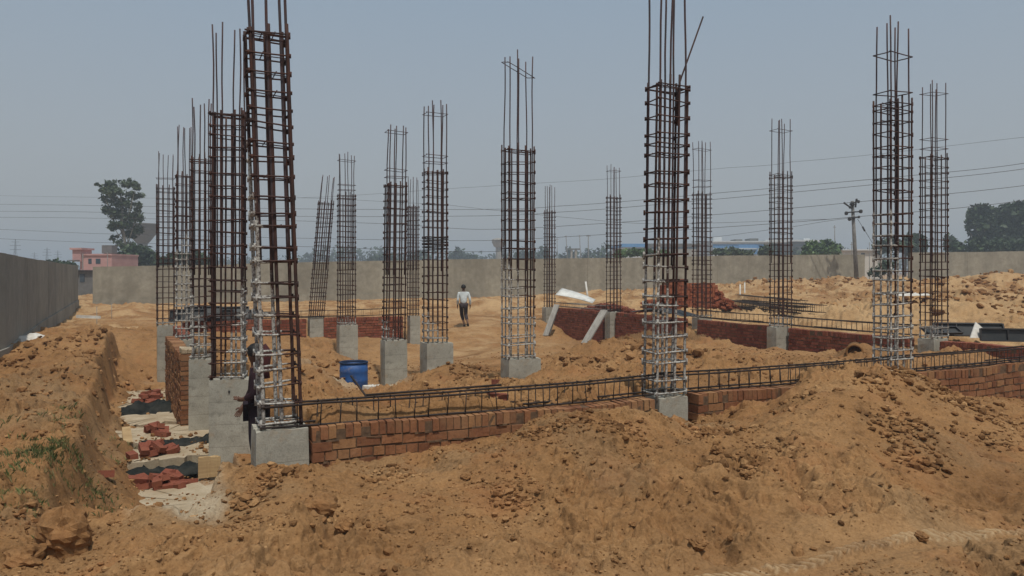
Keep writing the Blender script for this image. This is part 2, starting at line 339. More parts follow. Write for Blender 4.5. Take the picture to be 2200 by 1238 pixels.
INN = [(655,890,8.0),(800,880,8.2),(950,862,8.5),(1100,850,8.9),(1250,842,9.4),(1400,835,10.0),(1550,826,10.6),(1700,815,11.2),(1850,800,12.0),(2000,790,12.8),(2150,782,13.8),
 (600,830,11.0),(560,880,8.6),(700,870,10.2),(760,856,12.4),(690,790,14.3),(720,843,14.3),(760,838,15.5),(800,838,15.0),(640,770,17),(745,785,20.9),(845,828,16.3),(800,800,17.5),(935,797,15.5),(1010,800,15),(1120,806,12.9),
 (1200,815,12),(1000,700,30),(1060,760,19.5),(1150,750,20),(680,727,24.2),(620,735,21),(890,742,25),(820,730,23.7),(1178,722,31),(1315,737,27.6),(1250,742,25),(1330,752,17.8),(1250,770,16.5),(1400,765,15.5),(1380,742,21),
 (1480,800,12.4),(1510,747,24),(1600,748,21.5),(1672,763,20.2),(1570,748,19),(1700,780,15),(1760,765,17),(1850,752,17),(1870,775,14.5),(2000,755,16.7),(2100,762,15.4),(2180,768,15)]
def rbf_setup(pts, c=.7):
    A = np.array([(p[0], p[1]) for p in pts]); z = np.array([p[2] for p in pts]); D = np.sqrt(((A[:, None] - A[None]) ** 2).sum(-1) + c * c)
    n = len(z); K = np.zeros((n + 1, n + 1)); K[:n, :n] = -D + np.eye(n) * .05; K[:n, n] = 1; K[n, :n] = 1
    w = np.linalg.solve(K, np.append(z, 0)); return A, w, c
def rbf_eval(s, x, y):
    A, w, c = s; out = np.full(x.shape, w[-1])
    for i in range(len(A)): out = out - w[i] * np.sqrt((x - A[i, 0]) ** 2 + (y - A[i, 1]) ** 2 + c * c)
    return out
S_OUT = rbf_setup([tuple(P(*p)) for p in OUT] + OUT_W)
S_IN = rbf_setup([tuple(P(*p)) for p in INN])
def raw_height(x, y):
    u, v = to_uv(x, y); wob = fbm(x, y, .9, 3, 5) * .10
    zo = rbf_eval(S_OUT, x, y); r = np.sqrt(x * x + y * y)
    far = sst(r, 60, 110); zo = zo * (1 - far) + .5 * far
    zi = rbf_eval(S_IN, x, y)
    v0 = .30 * (1 - sst(u, .32, .42))
    inside = sst(u, -.12, .10) * (1 - sst(u, 14.52, 14.68)) * sst(v - v0, -.33, -.13) * (1 - sst(v, 17.2, 20.0))
    z = zo * (1 - inside) + zi * inside
    # pit round the corner columns, inside the left row
    pit = sst(u, -.1, .0) * (1 - sst(u + wob, .42, .75)) * sst(v, .12, .22) * (1 - sst(v, 3.7, 4.1))
    z = z * (1 - pit) + (-.42) * pit
    # foundation trench left of the columns
    lip = -1.72 + wob * 1.3 + fbm(x, y, .35, 2, 9) * .05
    T = sst(u, lip - .22, lip + .10) * (1 - sst(u, -.02, .04)) * sst(v + wob - 1.05 * sst(u, -.85, -.35), -1.05, -.35) * (1 - sst(v + wob * 2, 15.0, 19.5))
    floor = -.74 - .12 * sst(v, 2, 8) - .15 * sst(v, 8, 13)
    floor = floor + .42 * (1 - sst(u - lip, .0, .75)) * (1 - .3 * sst(v, 5, 9))
    z = z * (1 - T) + floor * T
    return z, u, v, inside, T
def track_mask(x, y):
    """ribbed tyre track in the right foreground: returns (mask, relief)"""
    a = P(1330, 1236, 4.55); b = P(2280, 1135, 5.6); dx, dy = b.x - a.x, b.y - a.y; L = math.hypot(dx, dy); dx /= L; dy /= L
    s = (x - a.x) * dx + (y - a.y) * dy; w = -(x - a.x) * dy + (y - a.y) * dx
    w = w + .03 * np.sin(s * 1.7)
    m = (1 - sst(np.abs(w), .035, .075)) * sst(s, -.2, .5) * sst(L + 1.5 - s, 0, .3)
    lug = .5 + .5 * np.sin((s + np.abs(w + .02) * .9) * 2 * math.pi / .072)
    return m, m * (.35 + .65 * lug), w, s
GAUSS = []   # extra heaps: x, y, height, radius
def heap(px, py, d, h, r): p = P(px, py, d); GAUSS.append((p.x, p.y, h, r))
for a in [(1762,800,9.0,.05,.5),(1850,830,8.9,.10,.55),(1930,930,7.9,.14,.45),(1720,900,8.0,.10,.4),(1180,905,7.6,.10,.4),(1370,925,7.6,.12,.4),(1260,960,7.0,.08,.3),(1560,985,7.1,.10,.3),(960,1000,7.1,.07,.3),(610,1050,6.5,.06,.28),(660,1200,4.9,.07,.22),(2030,985,7.2,.12,.35),(300,668,38,.55,1.6),(265,672,36,.35,1.0),(1055,655,40,.55,1.8),(1180,640,44,.4,2.0),(1890,712,16.5,.0,.5),(1812,700,23,.42,.55),(1850,748,15.7,.16,.35),(1818,750,15.6,.12,.25),(1640,615,56,.35,2.5),
          (1800,612,56,.5,2.2),(1905,618,50,.4,2.2),(2050,625,42,.5,2.5),(2150,610,45,.8,3.0),(2140,650,28,.45,1.6),(2080,665,24,.3,1.2),(1330,752,17.5,.22,.7),(1540,745,20,.2,.9),
          (1270,745,17,.2,.5),(1210,640,40,.3,1.0),(1620,690,24,.0,.6),(680,745,19,.25,.9),(120,735,16.5,.18,.9),(880,640,45,.3,2),(780,655,40,.25,1.8)]: heap(*a)
def height(x, y, detail=True):
    z, u, v, inside, T = raw_height(x, y)
    for gx, gy, h, r in GAUSS: z = z + h * np.exp(-((x - gx) ** 2 + (y - gy) ** 2) / (r * r))
    if detail:
        r = np.sqrt(x * x + y * y)
        path = np.exp(-((x + 1.6 + (y - 24) * .0) ** 2) / 6.0) * sst(y, 15, 18) * (1 - sst(y, 36, 46))
        bank = (1 - sst(u, -2.2, -1.5)) * sst(v, -2.2, -.5)
        rough = .55 + .9 * sst(fbm(x, y, 1.6, 2, 31), -.25, .45) + .6 * bank
        rough = rough * (1 - .8 * path)
        big = fbm(x, y, 1.3, 3, 3) * .075 * (1 - .6 * T)
        mid = fbm(x, y, .34, 4, 11, .58) * .060 * rough
        fine = (np.abs(fbm(x, y, .085, 2, 21, .5)) - .3) * -.026 * rough
        # broken clods: ridged billow where the ground is rough
        bil = np.maximum(0, vnoise(x / .16, y / .16, 44) * .6 + vnoise(x / .07, y / .07, 47) * .6 - .02) * .12 * np.clip(rough - .6, 0, 1.2)
        dry = 1 + 1.3 * sst(r, 20, 34) * (1 - path) * sst(x, 4, 9)
        n_a = fbm(x, y, .55, 4, 150, .55); n_b = fbm(x, y + .3 * n_a, .26, 3, 160, .6); nearf = 1 - sst(r, 12, 18)
        scarp = (sst(n_a, .10, .14) * .050 + sst(n_a, -.22, -.19) * .035 + sst(n_b, .16, .21) * .028) * np.clip(rough - .2, 0, 1.1) * nearf * (1 - T)
        z = z + scarp
        pit = -np.maximum(0, vnoise(x / .19, y / .15, 52) * .8 + vnoise(x / .09, y / .09, 57) * .4 - .19) * .26 * np.clip(rough - .35, 0, 1.2) * (1 - sst(r, 10, 14))
        z = z + (big + mid) * dry + (fine + bil + pit) * (1 - .5 * T) * (1 - sst(r, 26, 40))
        tm, tl, w, s = track_mask(x, y)
        sm = 1 - .75 * (1 - sst(np.abs(w), .12, .3)) * (1 - sst(r, 8, 9))
        zz, *_ = raw_height(x, y)
        near = (np.abs(w) < .3) & (r < 9)
        z = np.where(near, zz + big + (z - zz - big) * sm + .030 * tl * (.7 + fbm(x, y, .5, 2, 66)), z)
        # vertical erosion ribs on the trench side
        rib = T * (1 - sst(u, -1.6, -.9)) * .10 * fbm(v, v * 0 + z * .7, .5, 3, 60); z = z + rib
        z = z + .35 * sst(r, 60, 100) * fbm(x, y, 25, 3, 70)
    return z
def H(x, y, detail=True): return float(height(np.array([float(x)]), np.array([float(y)]), detail)[0])

def make_ground():
    na = 1250; ang = np.concatenate([np.linspace(-math.pi, -R(46), 60, endpoint=False), np.linspace(-R(46), R(46), na), np.linspace(R(46), math.pi, 61)[1:]])
    r1 = np.geomspace(.6, 3.6, 30, endpoint=False); r2 = np.concatenate([np.geomspace(3.6, 9.5, 700, endpoint=False), np.geomspace(9.5, 13, 130, endpoint=False)]); r3 = np.geomspace(13, 32, 240, endpoint=False)
    r4 = np.geomspace(32, 75, 110, endpoint=False); r5 = np.geomspace(75, 3000, 40)
    rr = np.concatenate([r1, r2, r3, r4, r5]); Rg, Ag = np.meshgrid(rr, ang, indexing='ij')
    x = (Rg * np.sin(Ag)); y = (Rg * np.cos(Ag)); z = height(x, y)
    V = np.stack([x.ravel(), y.ravel(), z.ravel()], 1); nr, nc = x.shape
    i = np.arange(nr - 1)[:, None] * nc + np.arange(nc - 1)[None]; q = np.stack([i, i + 1, i + nc + 1, i + nc], -1).reshape(-1, 4)
    V = np.vstack([V, [[0, 0, H(0, 0)]]]); c = len(V) - 1
    # centre cap as thin quads (a, b, c, c) replaced by triangles folded into quads is avoided: use a tiny ring
    o = np_mesh('ground', V[:-1], q, M['soil'], True)
    u, v = to_uv(x, y); tm, tl, w, s = track_mask(x, y)
    def blob(px, py, d, rx, ry=None):
        p = P(px, py, d); return np.exp(-(((x - p.x) / rx) ** 2 + ((y - p.y) / (ry or rx)) ** 2))
    f1 = fbm(x, y, .7, 4, 80); pale = np.clip(tl ** 1.5 * .95 * np.clip(.8 + f1, 0, 1), 0, 1)
    path = np.exp(-((x + 1.2) ** 2) / 8.0) * sst(y, 16, 20); rgt = sst(u, 15.2, 17) * (1 - .4 * sst(v, -2, -1) * 0)
    pale = np.maximum(pale, np.clip(rgt * (.55 + f1 * 1.1) * .8 + path * .8 * (.35 + f1 * .6), 0, .85))
    pale = np.maximum(pale, np.clip(blob(1800, 668, 27, 5, 7) * 1.2, 0, 1) * .9)
    pale = np.maximum(pale, sst(np.sqrt(x * x + y * y), 30, 40) * np.clip(.4 + f1, 0, .8))
    pale = np.maximum(pale, (1 - sst(np.abs(w), .3, .8)) * (1 - sst(np.sqrt(x * x + y * y), 7, 8)) * .12)
    pale = np.maximum(pale, blob(280, 695, 27, 2.6, .8))
    # spill of lean concrete at the near end of the trench, lime patch beside the drum
    T = sst(u, -1.05 - f1 * .3, -.8 - f1 * .3) * (1 - sst(u + .55 * (1 - sst(v, .6, 1.4)), -.05, .1))
    lime = (.55 + .45 * (1 - sst(v, .2, 1.5))) * T * sst(v + f1 * .4, -1.35, -.9) * (1 - sst(v, 14, 16)) * np.clip(.75 + f1 * .5, 0, 1)
    lime = np.maximum(lime, blob(690, 815, 15.4, .85, .7) * 1.6); lime = np.maximum(lime, blob(800, 822, 15.6, .55, .5) * 1.6)
    lime = np.maximum(lime, blob(1945, 806, 9.9, .30, .3) * 1.5)
    lime = np.maximum(lime, tl ** 2 * .22)
    lime = np.maximum(lime, blob(1430, 905, 8.4, .35, .12))
    damp = (1 - sst(u, -2.1 - f1 * .3, -1.4 - f1 * .3)) * sst(v, -2, -.4) * np.clip(.15 + fbm(x, y, .8, 3, 90) * 1.6, 0, 1) * (1 - sst(v, 7, 11))
    damp = np.maximum(damp, T * 0 + sst(u, -1.9, -1.7) * (1 - sst(u, -1.45, -1.2)) * sst(v, .8, 2) * (1 - sst(v, 8, 11)) * np.clip(.35 + f1, 0, 1))
    damp = np.maximum(damp, sst(fbm(x, y, 1.1, 3, 95), .28, .5) * .6 * (1 - sst(np.sqrt(x * x + y * y), 9, 11)))
    col = np.stack([np.clip(pale, 0, 1).ravel(), np.clip(lime, 0, 1).ravel(), np.clip(damp, 0, 1).ravel(), np.ones(x.size)], 1).astype(np.float32)
    ca = o.data.color_attributes.new('pale', 'FLOAT_COLOR', 'POINT'); ca.data.foreach_set('color', col.ravel())
    tag(o, kind='structure'); return o
make_ground()

# ------------------------------------------------------------------ boundary walls
def boundary_wall(name, pts, mat, label, thick=.23, panel=3.0, seed=1, cat='boundary wall'):
    """pts: (x, y, zbase, ztop) along the wall; > plaster_panels, coping, buttress strips"""
    rnd = random.Random(seed); root = empty(name, (pts[0][0], pts[0][1], pts[0][2])); tag(root, label, cat, kind='thing')
    o = Vector(root.location); body = MB(); joint = MB(); cop = MB()
    P_ = [Vector((p[0], p[1], 0)) for p in pts]
    dense = []
    for i in range(len(pts) - 1):
        L = (P_[i + 1] - P_[i]).length; n = max(1, int(round(L / panel)))
        for k in range(n + (i == len(pts) - 2)):
            t = k / n; dense.append((P_[i].lerp(P_[i + 1], t), pts[i][2] * (1 - t) + pts[i + 1][2] * t, pts[i][3] * (1 - t) + pts[i + 1][3] * t))
    d = (P_[-1] - P_[0]).normalized(); nrm = Vector((-d.y, d.x, 0))
    for i in range(len(dense) - 1):
        a, za, ta = dense[i]; b, zb, tb = dense[i + 1]; j = rnd.uniform(-.018, .018); off = nrm * rnd.uniform(-.004, .004)
        q = []
        for (p, zz, tt) in ((a + d * .002, za, ta), (b - d * .002, zb, tb)):
            for s in (-1, 1):
                q.append(p + nrm * thick / 2 * s + off + Vector((0, 0, zz - .9)) - o); q.append(p + nrm * thick / 2 * s + off + Vector((0, 0, tt + j)) - o)
        body.add(q, [(0, 4, 5, 1), (2, 3, 7, 6), (1, 5, 7, 3), (0, 2, 6, 4), (0, 1, 3, 2), (4, 6, 7, 5)])
        if i % 2 == 0 and i and panel > 2.5:
            M4 = Matrix.Rotation(math.atan2(d.y, d.x), 3, 'Z')
            joint.box(a + Vector((0, 0, (za + ta) / 2 - .03)) - o, (.012, thick + .009, ta - za + .02), M4)
        plinth_h = .28
        q = []
        for (p, zz) in ((a, za), (b, zb)):
            for s in (-1, 1):
                q.append(p + nrm * (thick / 2 + .05) * s + Vector((0, 0, zz - .95)) - o); q.append(p + nrm * (thick / 2 + .05) * s + Vector((0, 0, zz + plinth_h)) - o)
        cop.add(q, [(0, 4, 5, 1), (2, 3, 7, 6), (1, 5, 7, 3), (0, 2, 6, 4)])
    body.build('plaster_panels', mat, root); joint.build('expansion_joints', M['mortar'], root); cop.build('plinth_strip', mat, root)
    return root
def wp(px, ybot, ytop, d): a = P(px, ybot, d); b = P(px, ytop, d); return (a.x, a.y, a.z, b.z)
boundary_wall('boundary_wall', [wp(200, 655, 573, 46.3), wp(500, 648, 568, 49), wp(760, 640, 561, 52), wp(1000, 631, 557.5, 54.2), wp(1340, 619, 554.5, 59), wp(1540, 612, 550, 62), wp(1856, 607, 547, 66)],
              M['wall_back'], 'long grey plastered boundary wall running across behind the whole site', seed=4)
boundary_wall('boundary_wall', [wp(1952, 600, 543, 68), wp(2200, 598, 540, 68.5), wp(2700, 596, 537, 70)], M['wall_back'], 'separate grey boundary wall section at the far right, beyond the gap by the pole', seed=6)
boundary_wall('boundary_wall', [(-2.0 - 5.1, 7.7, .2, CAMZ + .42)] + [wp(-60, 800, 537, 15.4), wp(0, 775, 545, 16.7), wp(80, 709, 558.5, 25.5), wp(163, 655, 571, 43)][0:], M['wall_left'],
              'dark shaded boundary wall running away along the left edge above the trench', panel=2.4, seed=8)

# ------------------------------------------------------------------ brick walls
def brick_wall(name, a, b, ztop, zbot, label, mat, thick=.23, top='rowlock', seed=0, ch=.098, group=None, tops=None, mortar=None, rk=.125, bw=.082, bs=.235):
    rnd = random.Random(seed); a = Vector((a[0], a[1], 0)); b = Vector((b[0], b[1], 0)); L = (b - a).length; an = math.atan2(b.y - a.y, b.x - a.x)
    root = empty(name, (a.x, a.y, zbot), an); tag(root, label, 'brick wall', group, 'thing')
    mb = MB(); z = ztop - zbot; row = 0; core_top = z - .03
    while z > 0:
        h = rk if (row == 0 and top == 'rowlock') else ch
        x = 0.0 if row % 2 == 0 else -.06
        bl = bw if (row == 0 and top == 'rowlock') else (bs if row % 2 else bs / 2)
        while x < L:
            w = bl * rnd.uniform(.94, 1.06); x1 = min(x + w, L); x0 = max(x, 0)
            if x1 - x0 > .02 :
                sag = .012 * math.sin(x * 1.3 + seed) + .008 * math.sin(x * 3.7)
                dy = rnd.uniform(-.009, .009) + (rnd.uniform(-.012, .012) if row == 0 else 0)
                mb.box(((x0 + x1) / 2, dy, z - h / 2 + sag + rnd.uniform(-.003, .003)), (x1 - x0 - rnd.uniform(.007, .016), thick, h - rnd.uniform(.012, .022)), Matrix.Rotation(rnd.uniform(-.012, .012), 3, 'Y'), jit=.003, rnd=rnd)
            x = x + w
        z -= h; row += 1
    mb.build('brickwork', mat, root)
    c = MB(); c.box((L / 2, 0, core_top / 2), (L - .02, thick - .022, core_top)); 
    for i in range(int(L * 9)):   # mortar squeezed out of the joints
        x = rnd.uniform(.05, L - .05); k = rnd.randrange(0, 5); zz = ztop - zbot - rk - k * ch + .0
        if zz > .05:
            for s in (-1, 1): c.box((x, s * (thick / 2 + .000), zz + .004), (rnd.uniform(.04, .16), .014, rnd.uniform(.008, .022)), Matrix.Rotation(rnd.uniform(-.16, .16), 3, 'Y'))
    c.build('mortar_core', mortar or M['mortar'], root)
    return root
FZ = .60
def UVz(u, v): p = UV(u, v); return (p.x, p.y)
brick_wall('brick_wall', UVz(.30, -.20), UVz(4.22, -.36), FZ + .01, -.2, 'low brick plinth wall between the nearest left column and the middle front column', M['brick'], seed=1, ch=.102, rk=.138, bw=.080, bs=.235)
brick_wall('brick_wall', UVz(4.86, -.36), UVz(8.40, -.36), FZ + .01, -.2, 'low brick plinth wall between the middle front column and the tall right front column', M['brick'], seed=2, ch=.102, rk=.138, bw=.080, bs=.235)
brick_wall('brick_wall', UVz(9.05, -.36), UVz(14.8, -.30), FZ + .02, -.2, 'low brick plinth wall leaving the picture at the right edge', M['brick'], seed=3, ch=.102, rk=.138, bw=.080, bs=.235)
brick_wall('brick_wall', UVz(-.36, 6.72), UVz(-.46, 10.7), .66, -1.0, 'tall brown brick trench wall directly behind the narrow left pedestal', M['brick'], seed=4, ch=.085)
brick_wall('brick_wall', UVz(-.10, 10.3), UVz(-.10, 15.3), .60, -1.0, 'far stretch of brick trench wall between the two farthest left columns', M['brick_red'], seed=5, ch=.085)
brick_wall('brick_wall', UVz(.1, 16.9), UVz(3.75, 16.9), .58, -.5, 'dark red brick wall at the back left, beginning at the far corner column', M['brick_red'], seed=6, ch=.085)
brick_wall('brick_wall', UVz(4.3, 16.9), UVz(6.95, 16.8), .58, -.5, 'dark red brick wall at the back, between the leaning column and the small pale one', M['brick_red'], seed=7, ch=.085)
brick_wall('brick_wall', UVz(14.55, 3.5), UVz(14.6, 7.0), .58, -.3, 'dark red brick wall in the right row, nearest stretch beside the rightmost column', M['brick_red'], seed=8, ch=.085)
brick_wall('brick_wall', UVz(14.6, 7.65), UVz(14.75, 10.8), .58, -.6, 'dark red brick wall in the right row, stretch under the rebar beam', M['brick_red'], seed=9, ch=.085)
brick_wall('brick_wall', UVz(14.75, 11.5), UVz(14.7, 15.2), .58, -.7, 'dark red brick wall in the right row, stretch in front of the brick stack', M['brick_red'], seed=10, ch=.085)
brick_wall('brick_wall', UVz(14.55, 15.8), UVz(14.35, 19.2), .60, -.8, 'dark red brick wall in the right row, farthest stretch with boards leaning on it', M['brick_red'], seed=11, ch=.085)
brick_wall('brick_wall', UVz(14.6, -.1), UVz(14.6, 2.8), .58, -.2, 'dark brick wall coming forward at the right edge behind the front plinth wall', M['brick_red'], seed=12, ch=.085)

# ------------------------------------------------------------------ reinforced columns
GR = 'reinforced columns with rebar cages'
def column(n, pos, ped, zt, zb, cage, off, zd, zl, label, coat=None, lean=(0, 0), rot=0.0, nmid=2, hoops_above=(), rb=.0125, extra=None, pedlean=0.0, bars_top=True, seed=0, sp=.165, ped_dx=0, bundles=1, coatall=False, hexbar=6):
    """pos: world xy; ped=(a,b) pedestal size; zt/zb pedestal top/bottom; cage=(a,b); zd: top of the tied part; zl: top of long bars"""
    rnd = random.Random(100 + n + seed)
    root = empty('reinforced_column', (pos[0], pos[1], zt), R(27) + rot); tag(root, label, 'column', GR, 'thing')
    Ri = Matrix.Rotation(-(R(27) + rot), 3, 'Z')
    # pedestal
    hm = MB(); a, b = ped; nz = 8; nx = 6; h = zt - zb; ring = []
    per = []
    for i in range(nx): per.append((-a / 2 + a * i / nx, -b / 2))
    for i in range(4): per.append((a / 2, -b / 2 + b * i / 4))
    for i in range(nx): per.append((a / 2 - a * i / nx, b / 2))
    for i in range(4): per.append((-a / 2, b / 2 - b * i / 4))
    m = len(per); vs = []; fs = []
    for k in range(nz + 1):
        z = -h + h * k / nz; s = 1 - (.0 if k < nz else .012)
        for (x, y) in per:
            zz = z + (rnd.uniform(-.016, .012) if k == nz else 0)
            vs.append((x * s + rnd.uniform(-.003, .003) + ped_dx, y * s + rnd.uniform(-.003, .003), zz))
    for k in range(nz):
        for i in range(m): fs.append((k * m + i, k * m + (i + 1) % m, (k + 1) * m + (i + 1) % m, (k + 1) * m + i))
    hm.add(vs, fs); vs2 = [vs[nz * m + i] for i in range(m)] + [(ped_dx, 0, -.006)]
    hm.add(vs2, [(i, (i + 1) % m, m) for i in range(m)])
    hm.build('concrete_pedestal', M['concrete'], root)
    lv = Ri @ Vector((lean[0], lean[1], 0))
    ca, cb = cage; ox, oy = off
    mat_lo = steel_mat('coated_rebar', RUST1, RUST2, coat) if coat else M['steel']
    def cm(p):
        if not coat: return 0
        zc, kx, w, ky = coat; return max(0, min(1, (zc - p[2] - kx * p[0] - ky * p[1]) / (w * .3) + .5))
    def at(x, y, z): return Vector((x + ox + lv.x * z, y + oy + lv.y * z, z))
    H_ = zd - zt; HL = zl - zt
    spots = [(-.5, -.5), (.5, -.5), (.5, .5), (-.5, .5)]
    for i in range(1, nmid + 1): spots += [(-.5 + i / (nmid + 1), -.5), (-.5 + i / (nmid + 1), .5)]
    if n in (2, 11): spots += [(-.5, 0), (.5, 0)]
    for (sx, sy) in spots:
        x, y = sx * ca + rnd.uniform(-.012, .012), sy * cb + rnd.uniform(-.01, .01); top = H_ + rnd.uniform(.0, .12)
        pts = []; rs = []; dx, dy = rnd.uniform(-.004, .004), rnd.uniform(-.004, .004)
        zq = -.05
        while zq < top + .2:
            zc_ = min(zq, top); p = at(x + dx * zc_ + rnd.uniform(-.002, .002), y + dy * zc_ + rnd.uniform(-.002, .002), zc_); pts.append(p)
            rs.append(rb * (1 + cm(p) * rnd.uniform(.0, .2))); 
            if zc_ >= top: break
            zq += .22
        mb = MB(); mb.tube(pts, rs, hexbar); mb.build('vertical_bar', mat_lo, root)
    if bars_top:
        ups = [(-.5, -.5), (.5, -.5), (.5, .5), (-.5, .5)] + [(-.5 + i / (nmid + 1), (-.5 if i % 2 else .5)) for i in range(1, nmid + 1)]
        for j, (sx, sy) in enumerate(ups):
            x = sx * (ca - .045) + rnd.uniform(-.02, .02); y = sy * (cb - .03); top = HL - rnd.uniform(0, .16); z0 = H_ * .42 if bundles else H_ - .5
            dx, dy = rnd.uniform(-.016, .016), rnd.uniform(-.012, .012); ph = rnd.uniform(0, 6); pts = []; amp = rnd.uniform(.003, .012)
            k = 12
            for i in range(k + 1):
                z = z0 + (top - z0) * i / k; g = max(0, z - H_)
                pts.append(at(x + dx * g + amp * math.sin(ph + i * .8) * min(1, g * 2), y + dy * g, z))
            mb = MB(); mb.tube(pts, rb * .82, hexbar); mb.build('starter_bar', M['steel_new'], root)
    zs = []; z = .06
    while z < H_ + .02: zs.append((z + rnd.gauss(0, .016), 1)); z += sp
    zs.append((H_ - .02, 1))
    for hh in hoops_above: zs.append((hh - zt, 2))
    for z, kind in zs:
        gx, gy = ca / 2 + .016, cb / 2 + .016; tl = rnd.gauss(0, .035) if kind == 1 else rnd.uniform(-.05, .05); tl2 = rnd.uniform(-.04, .04)
        cs = [(-gx, -gy), (gx, -gy), (gx, gy), (-gx, gy)]; pts = []; rs = []
        if kind == 2 and n == 11 and z > HL - .5: tl = -.42; tl2 = .25
        for i in range(4):
            c0, c1 = cs[i], cs[(i + 1) % 4]
            for t in (0.0, .33, .66):
                x = c0[0] + (c1[0] - c0[0]) * t; y = c0[1] + (c1[1] - c0[1]) * t; p = at(x, y, z + tl * x + tl2 * y + rnd.uniform(-.003, .003)); pts.append(p)
                rs.append((.0085 if n in (1, 14, 17, 2) else .0070) * (1 + cm(p) * rnd.uniform(.0, .75)))
        pts.append(pts[0]); rs.append(rs[0])
        # hooked tail of the tie
        e = at(-gx + .0, -gy + .03, z + tl * -gx); pts += [pts[0] + Vector((-.03, .0, .004))]; rs += [rs[0]]
        mb = MB(); mb.tube(pts, rs, 5)
        if kind == 1:
            for i in (0, 1, 2, 3):     # binding wire knots and spacers
                c0 = cs[i]; q = at(c0[0] * 1.0, c0[1] * 1.0, z + tl * c0[0] + tl2 * c0[1]); ln = rnd.uniform(.012, .032) * (1 + .6 * cm(q))
                mb.tube([q + Vector((0, 0, -ln)), q + Vector((0, 0, ln))], .0125 * (1 + .15 * cm(q)), 5)
            if n not in (6, 12, 9, 13) and rnd.random() < .4:   # inner cross tie
                y = 0; x = rnd.choice([-1, 1]) * ca / 6
                mb.tube([at(x, -gy, z + .012), at(x + .01, gy, z + .012)], .0055, 5)
                mb.tube([at(-gx, y, z + .01), at(gx, y, z + rnd.uniform(-.02, .02))], .0055, 5)
        mb.build('tie_hoop', mat_lo if kind == 1 else M['steel_new'], root)
    if extra: extra(root, at, H_, HL, Ri)
    return root
def px_xy(px, d): return ((px - 1100) * d / F, d)
def zy(py, d): return CAMZ - (py - 583) * d / F
# 1 nearest, left
column(1, px_xy(601, 7.15), (.48, .34), .615, -.6, (.345, .24), (0.0, .02), zy(76, 7.2), zy(-150, 7.2), 'tallest thick-barred rebar column nearest the camera on the left, its left bars caked with cement', coat=(.95, 5.6, .6, -1.5),
       lean=(-.033, 0), rb=.0175, sp=.166, nmid=1, ped_dx=.0)
def v_mark(root, at, H_, HL, Ri):
    m = MB(); m.add([(-.016, -.163, -.155), (.016, -.163, -.155), (0, -.163, -.20), (-.016, -.17, -.155), (.016, -.17, -.155), (0, -.17, -.20)], [(0, 1, 2), (3, 5, 4), (0, 3, 4, 1), (1, 4, 5, 2), (2, 5, 3, 0)])
    m.build('tie_hole_mark', M['iron'], root)  # raised dark triangle added to stand for a small dark hole
column(2, px_xy(497, 10.45), (.63, .32), .605, -.85, (.40, .26), (-.035, 0), zy(247, 10.4), zy(48, 10.4), 'tall slender rebar column on the highest bare pedestal, second in the left row', coat=(.6, -4.0, .5, 0), rot=R(-16), rb=.0135, extra=v_mark, ped_dx=.045)
column(3, px_xy(434, 12.8), (.40, .34), .60, -.85, (.30, .24), (.0, 0), zy(343, 12.8), zy(212, 12.8), 'rebar column on the narrow pedestal at the near end of the brown brick trench wall', coat=(.75, 2.5, .5, 0), rb=.014, rot=R(-8))
column(4, px_xy(396, 16.2), (.36, .30), .62, -.9, (.30, .24), (0, 0), zy(378, 16.2), zy(264, 16.2), 'rebar column with whitened lower bars rising behind the end of the brown brick wall', coat=(2.3, -2.0, .6, 0), rb=.013)
column(5, px_xy(356, 20.8), (.44, .30), .60, -1.0, (.42, .26), (0, 0), zy(404, 20.8), zy(325, 20.8), 'leftmost rebar column at the far corner of the trench', coat=(.15, 0, .3, 0), rb=.013, hoops_above=(zy(384, 20.8),))
column(6, px_xy(678, 24.2), (.44, .34), .60, -.55, (.42, .26), (.02, 0), zy(436, 24.2), zy(372, 24.2), 'small rebar column leaning to the right on the back wall', lean=(.085, 0), rb=.014, sp=.15)
column(7, px_xy(746, 20.9), (.52, .34), .60, -.95, (.42, .26), (-.02, 0), zy(420, 20.9), zy(324, 20.9), 'rebar column standing directly behind the blue drum', coat=(.2, 0, .4, 0), rb=.013, hoops_above=(zy(346, 20.9), zy(398, 20.9), zy(409, 20.9)), sp=.15)
column(8, px_xy(846, 16.3), (.50, .34), .60, -.85, (.40, .26), (.0, 0), zy(398, 16.3), zy(266, 16.3), 'dark rebar column on the tall plain pedestal just right of the blue drum', coat=(.12, 1.5, .4, 0), lean=(.012, 0), rb=.0145, hoops_above=(zy(285, 16.3), zy(366, 16.3), zy(381, 16.3)))
column(9, px_xy(889, 25.1), (.36, .30), .60, -.7, (.30, .22), (-.02, 0), zy(446, 25.1), zy(378, 25.1), 'small pale far column half hidden behind the dark column beside the drum', rb=.013, sp=.15)
def wire_band(root, at, H_, HL, Ri):
    for k in range(9):
        m = MB(); z = 1.93 + k * .033; gx, gy = .235, .145; pts = [at(x, y, z + .01 * math.sin(k * 3 + x * 9)) for x, y in ((-gx, -gy), (0, -gy - .01), (gx, -gy), (gx, gy), (-gx, gy), (-gx, -gy))]
        m.tube(pts, .007, 5); m.build('spare_tie', M['steel_dark'], root)
column(10, px_xy(938, 15.5), (.58, .42), .62, -.3, (.42, .26), (-.02, .03), zy(372, 15.5), zy(216, 15.5), 'rebar column with a dark bunch of spare ties halfway up, left of the walking man', coat=(.35, 1.2, .5, 0), rb=.0145,
       hoops_above=(zy(246, 15.5), zy(336, 15.5), zy(350, 15.5)), extra=wire_band, nmid=3)
column(11, px_xy(1119, 12.85), (.62, .32), .60, -.2, (.47, .25), (-.05, .0), zy(322, 12.8), zy(108, 12.8), 'central rebar column with a tilted hoop near the top, on a low square-cut pedestal', coat=(1.15, 2.0, .8, 0), rb=.0125, hoops_above=(zy(150, 12.8),))
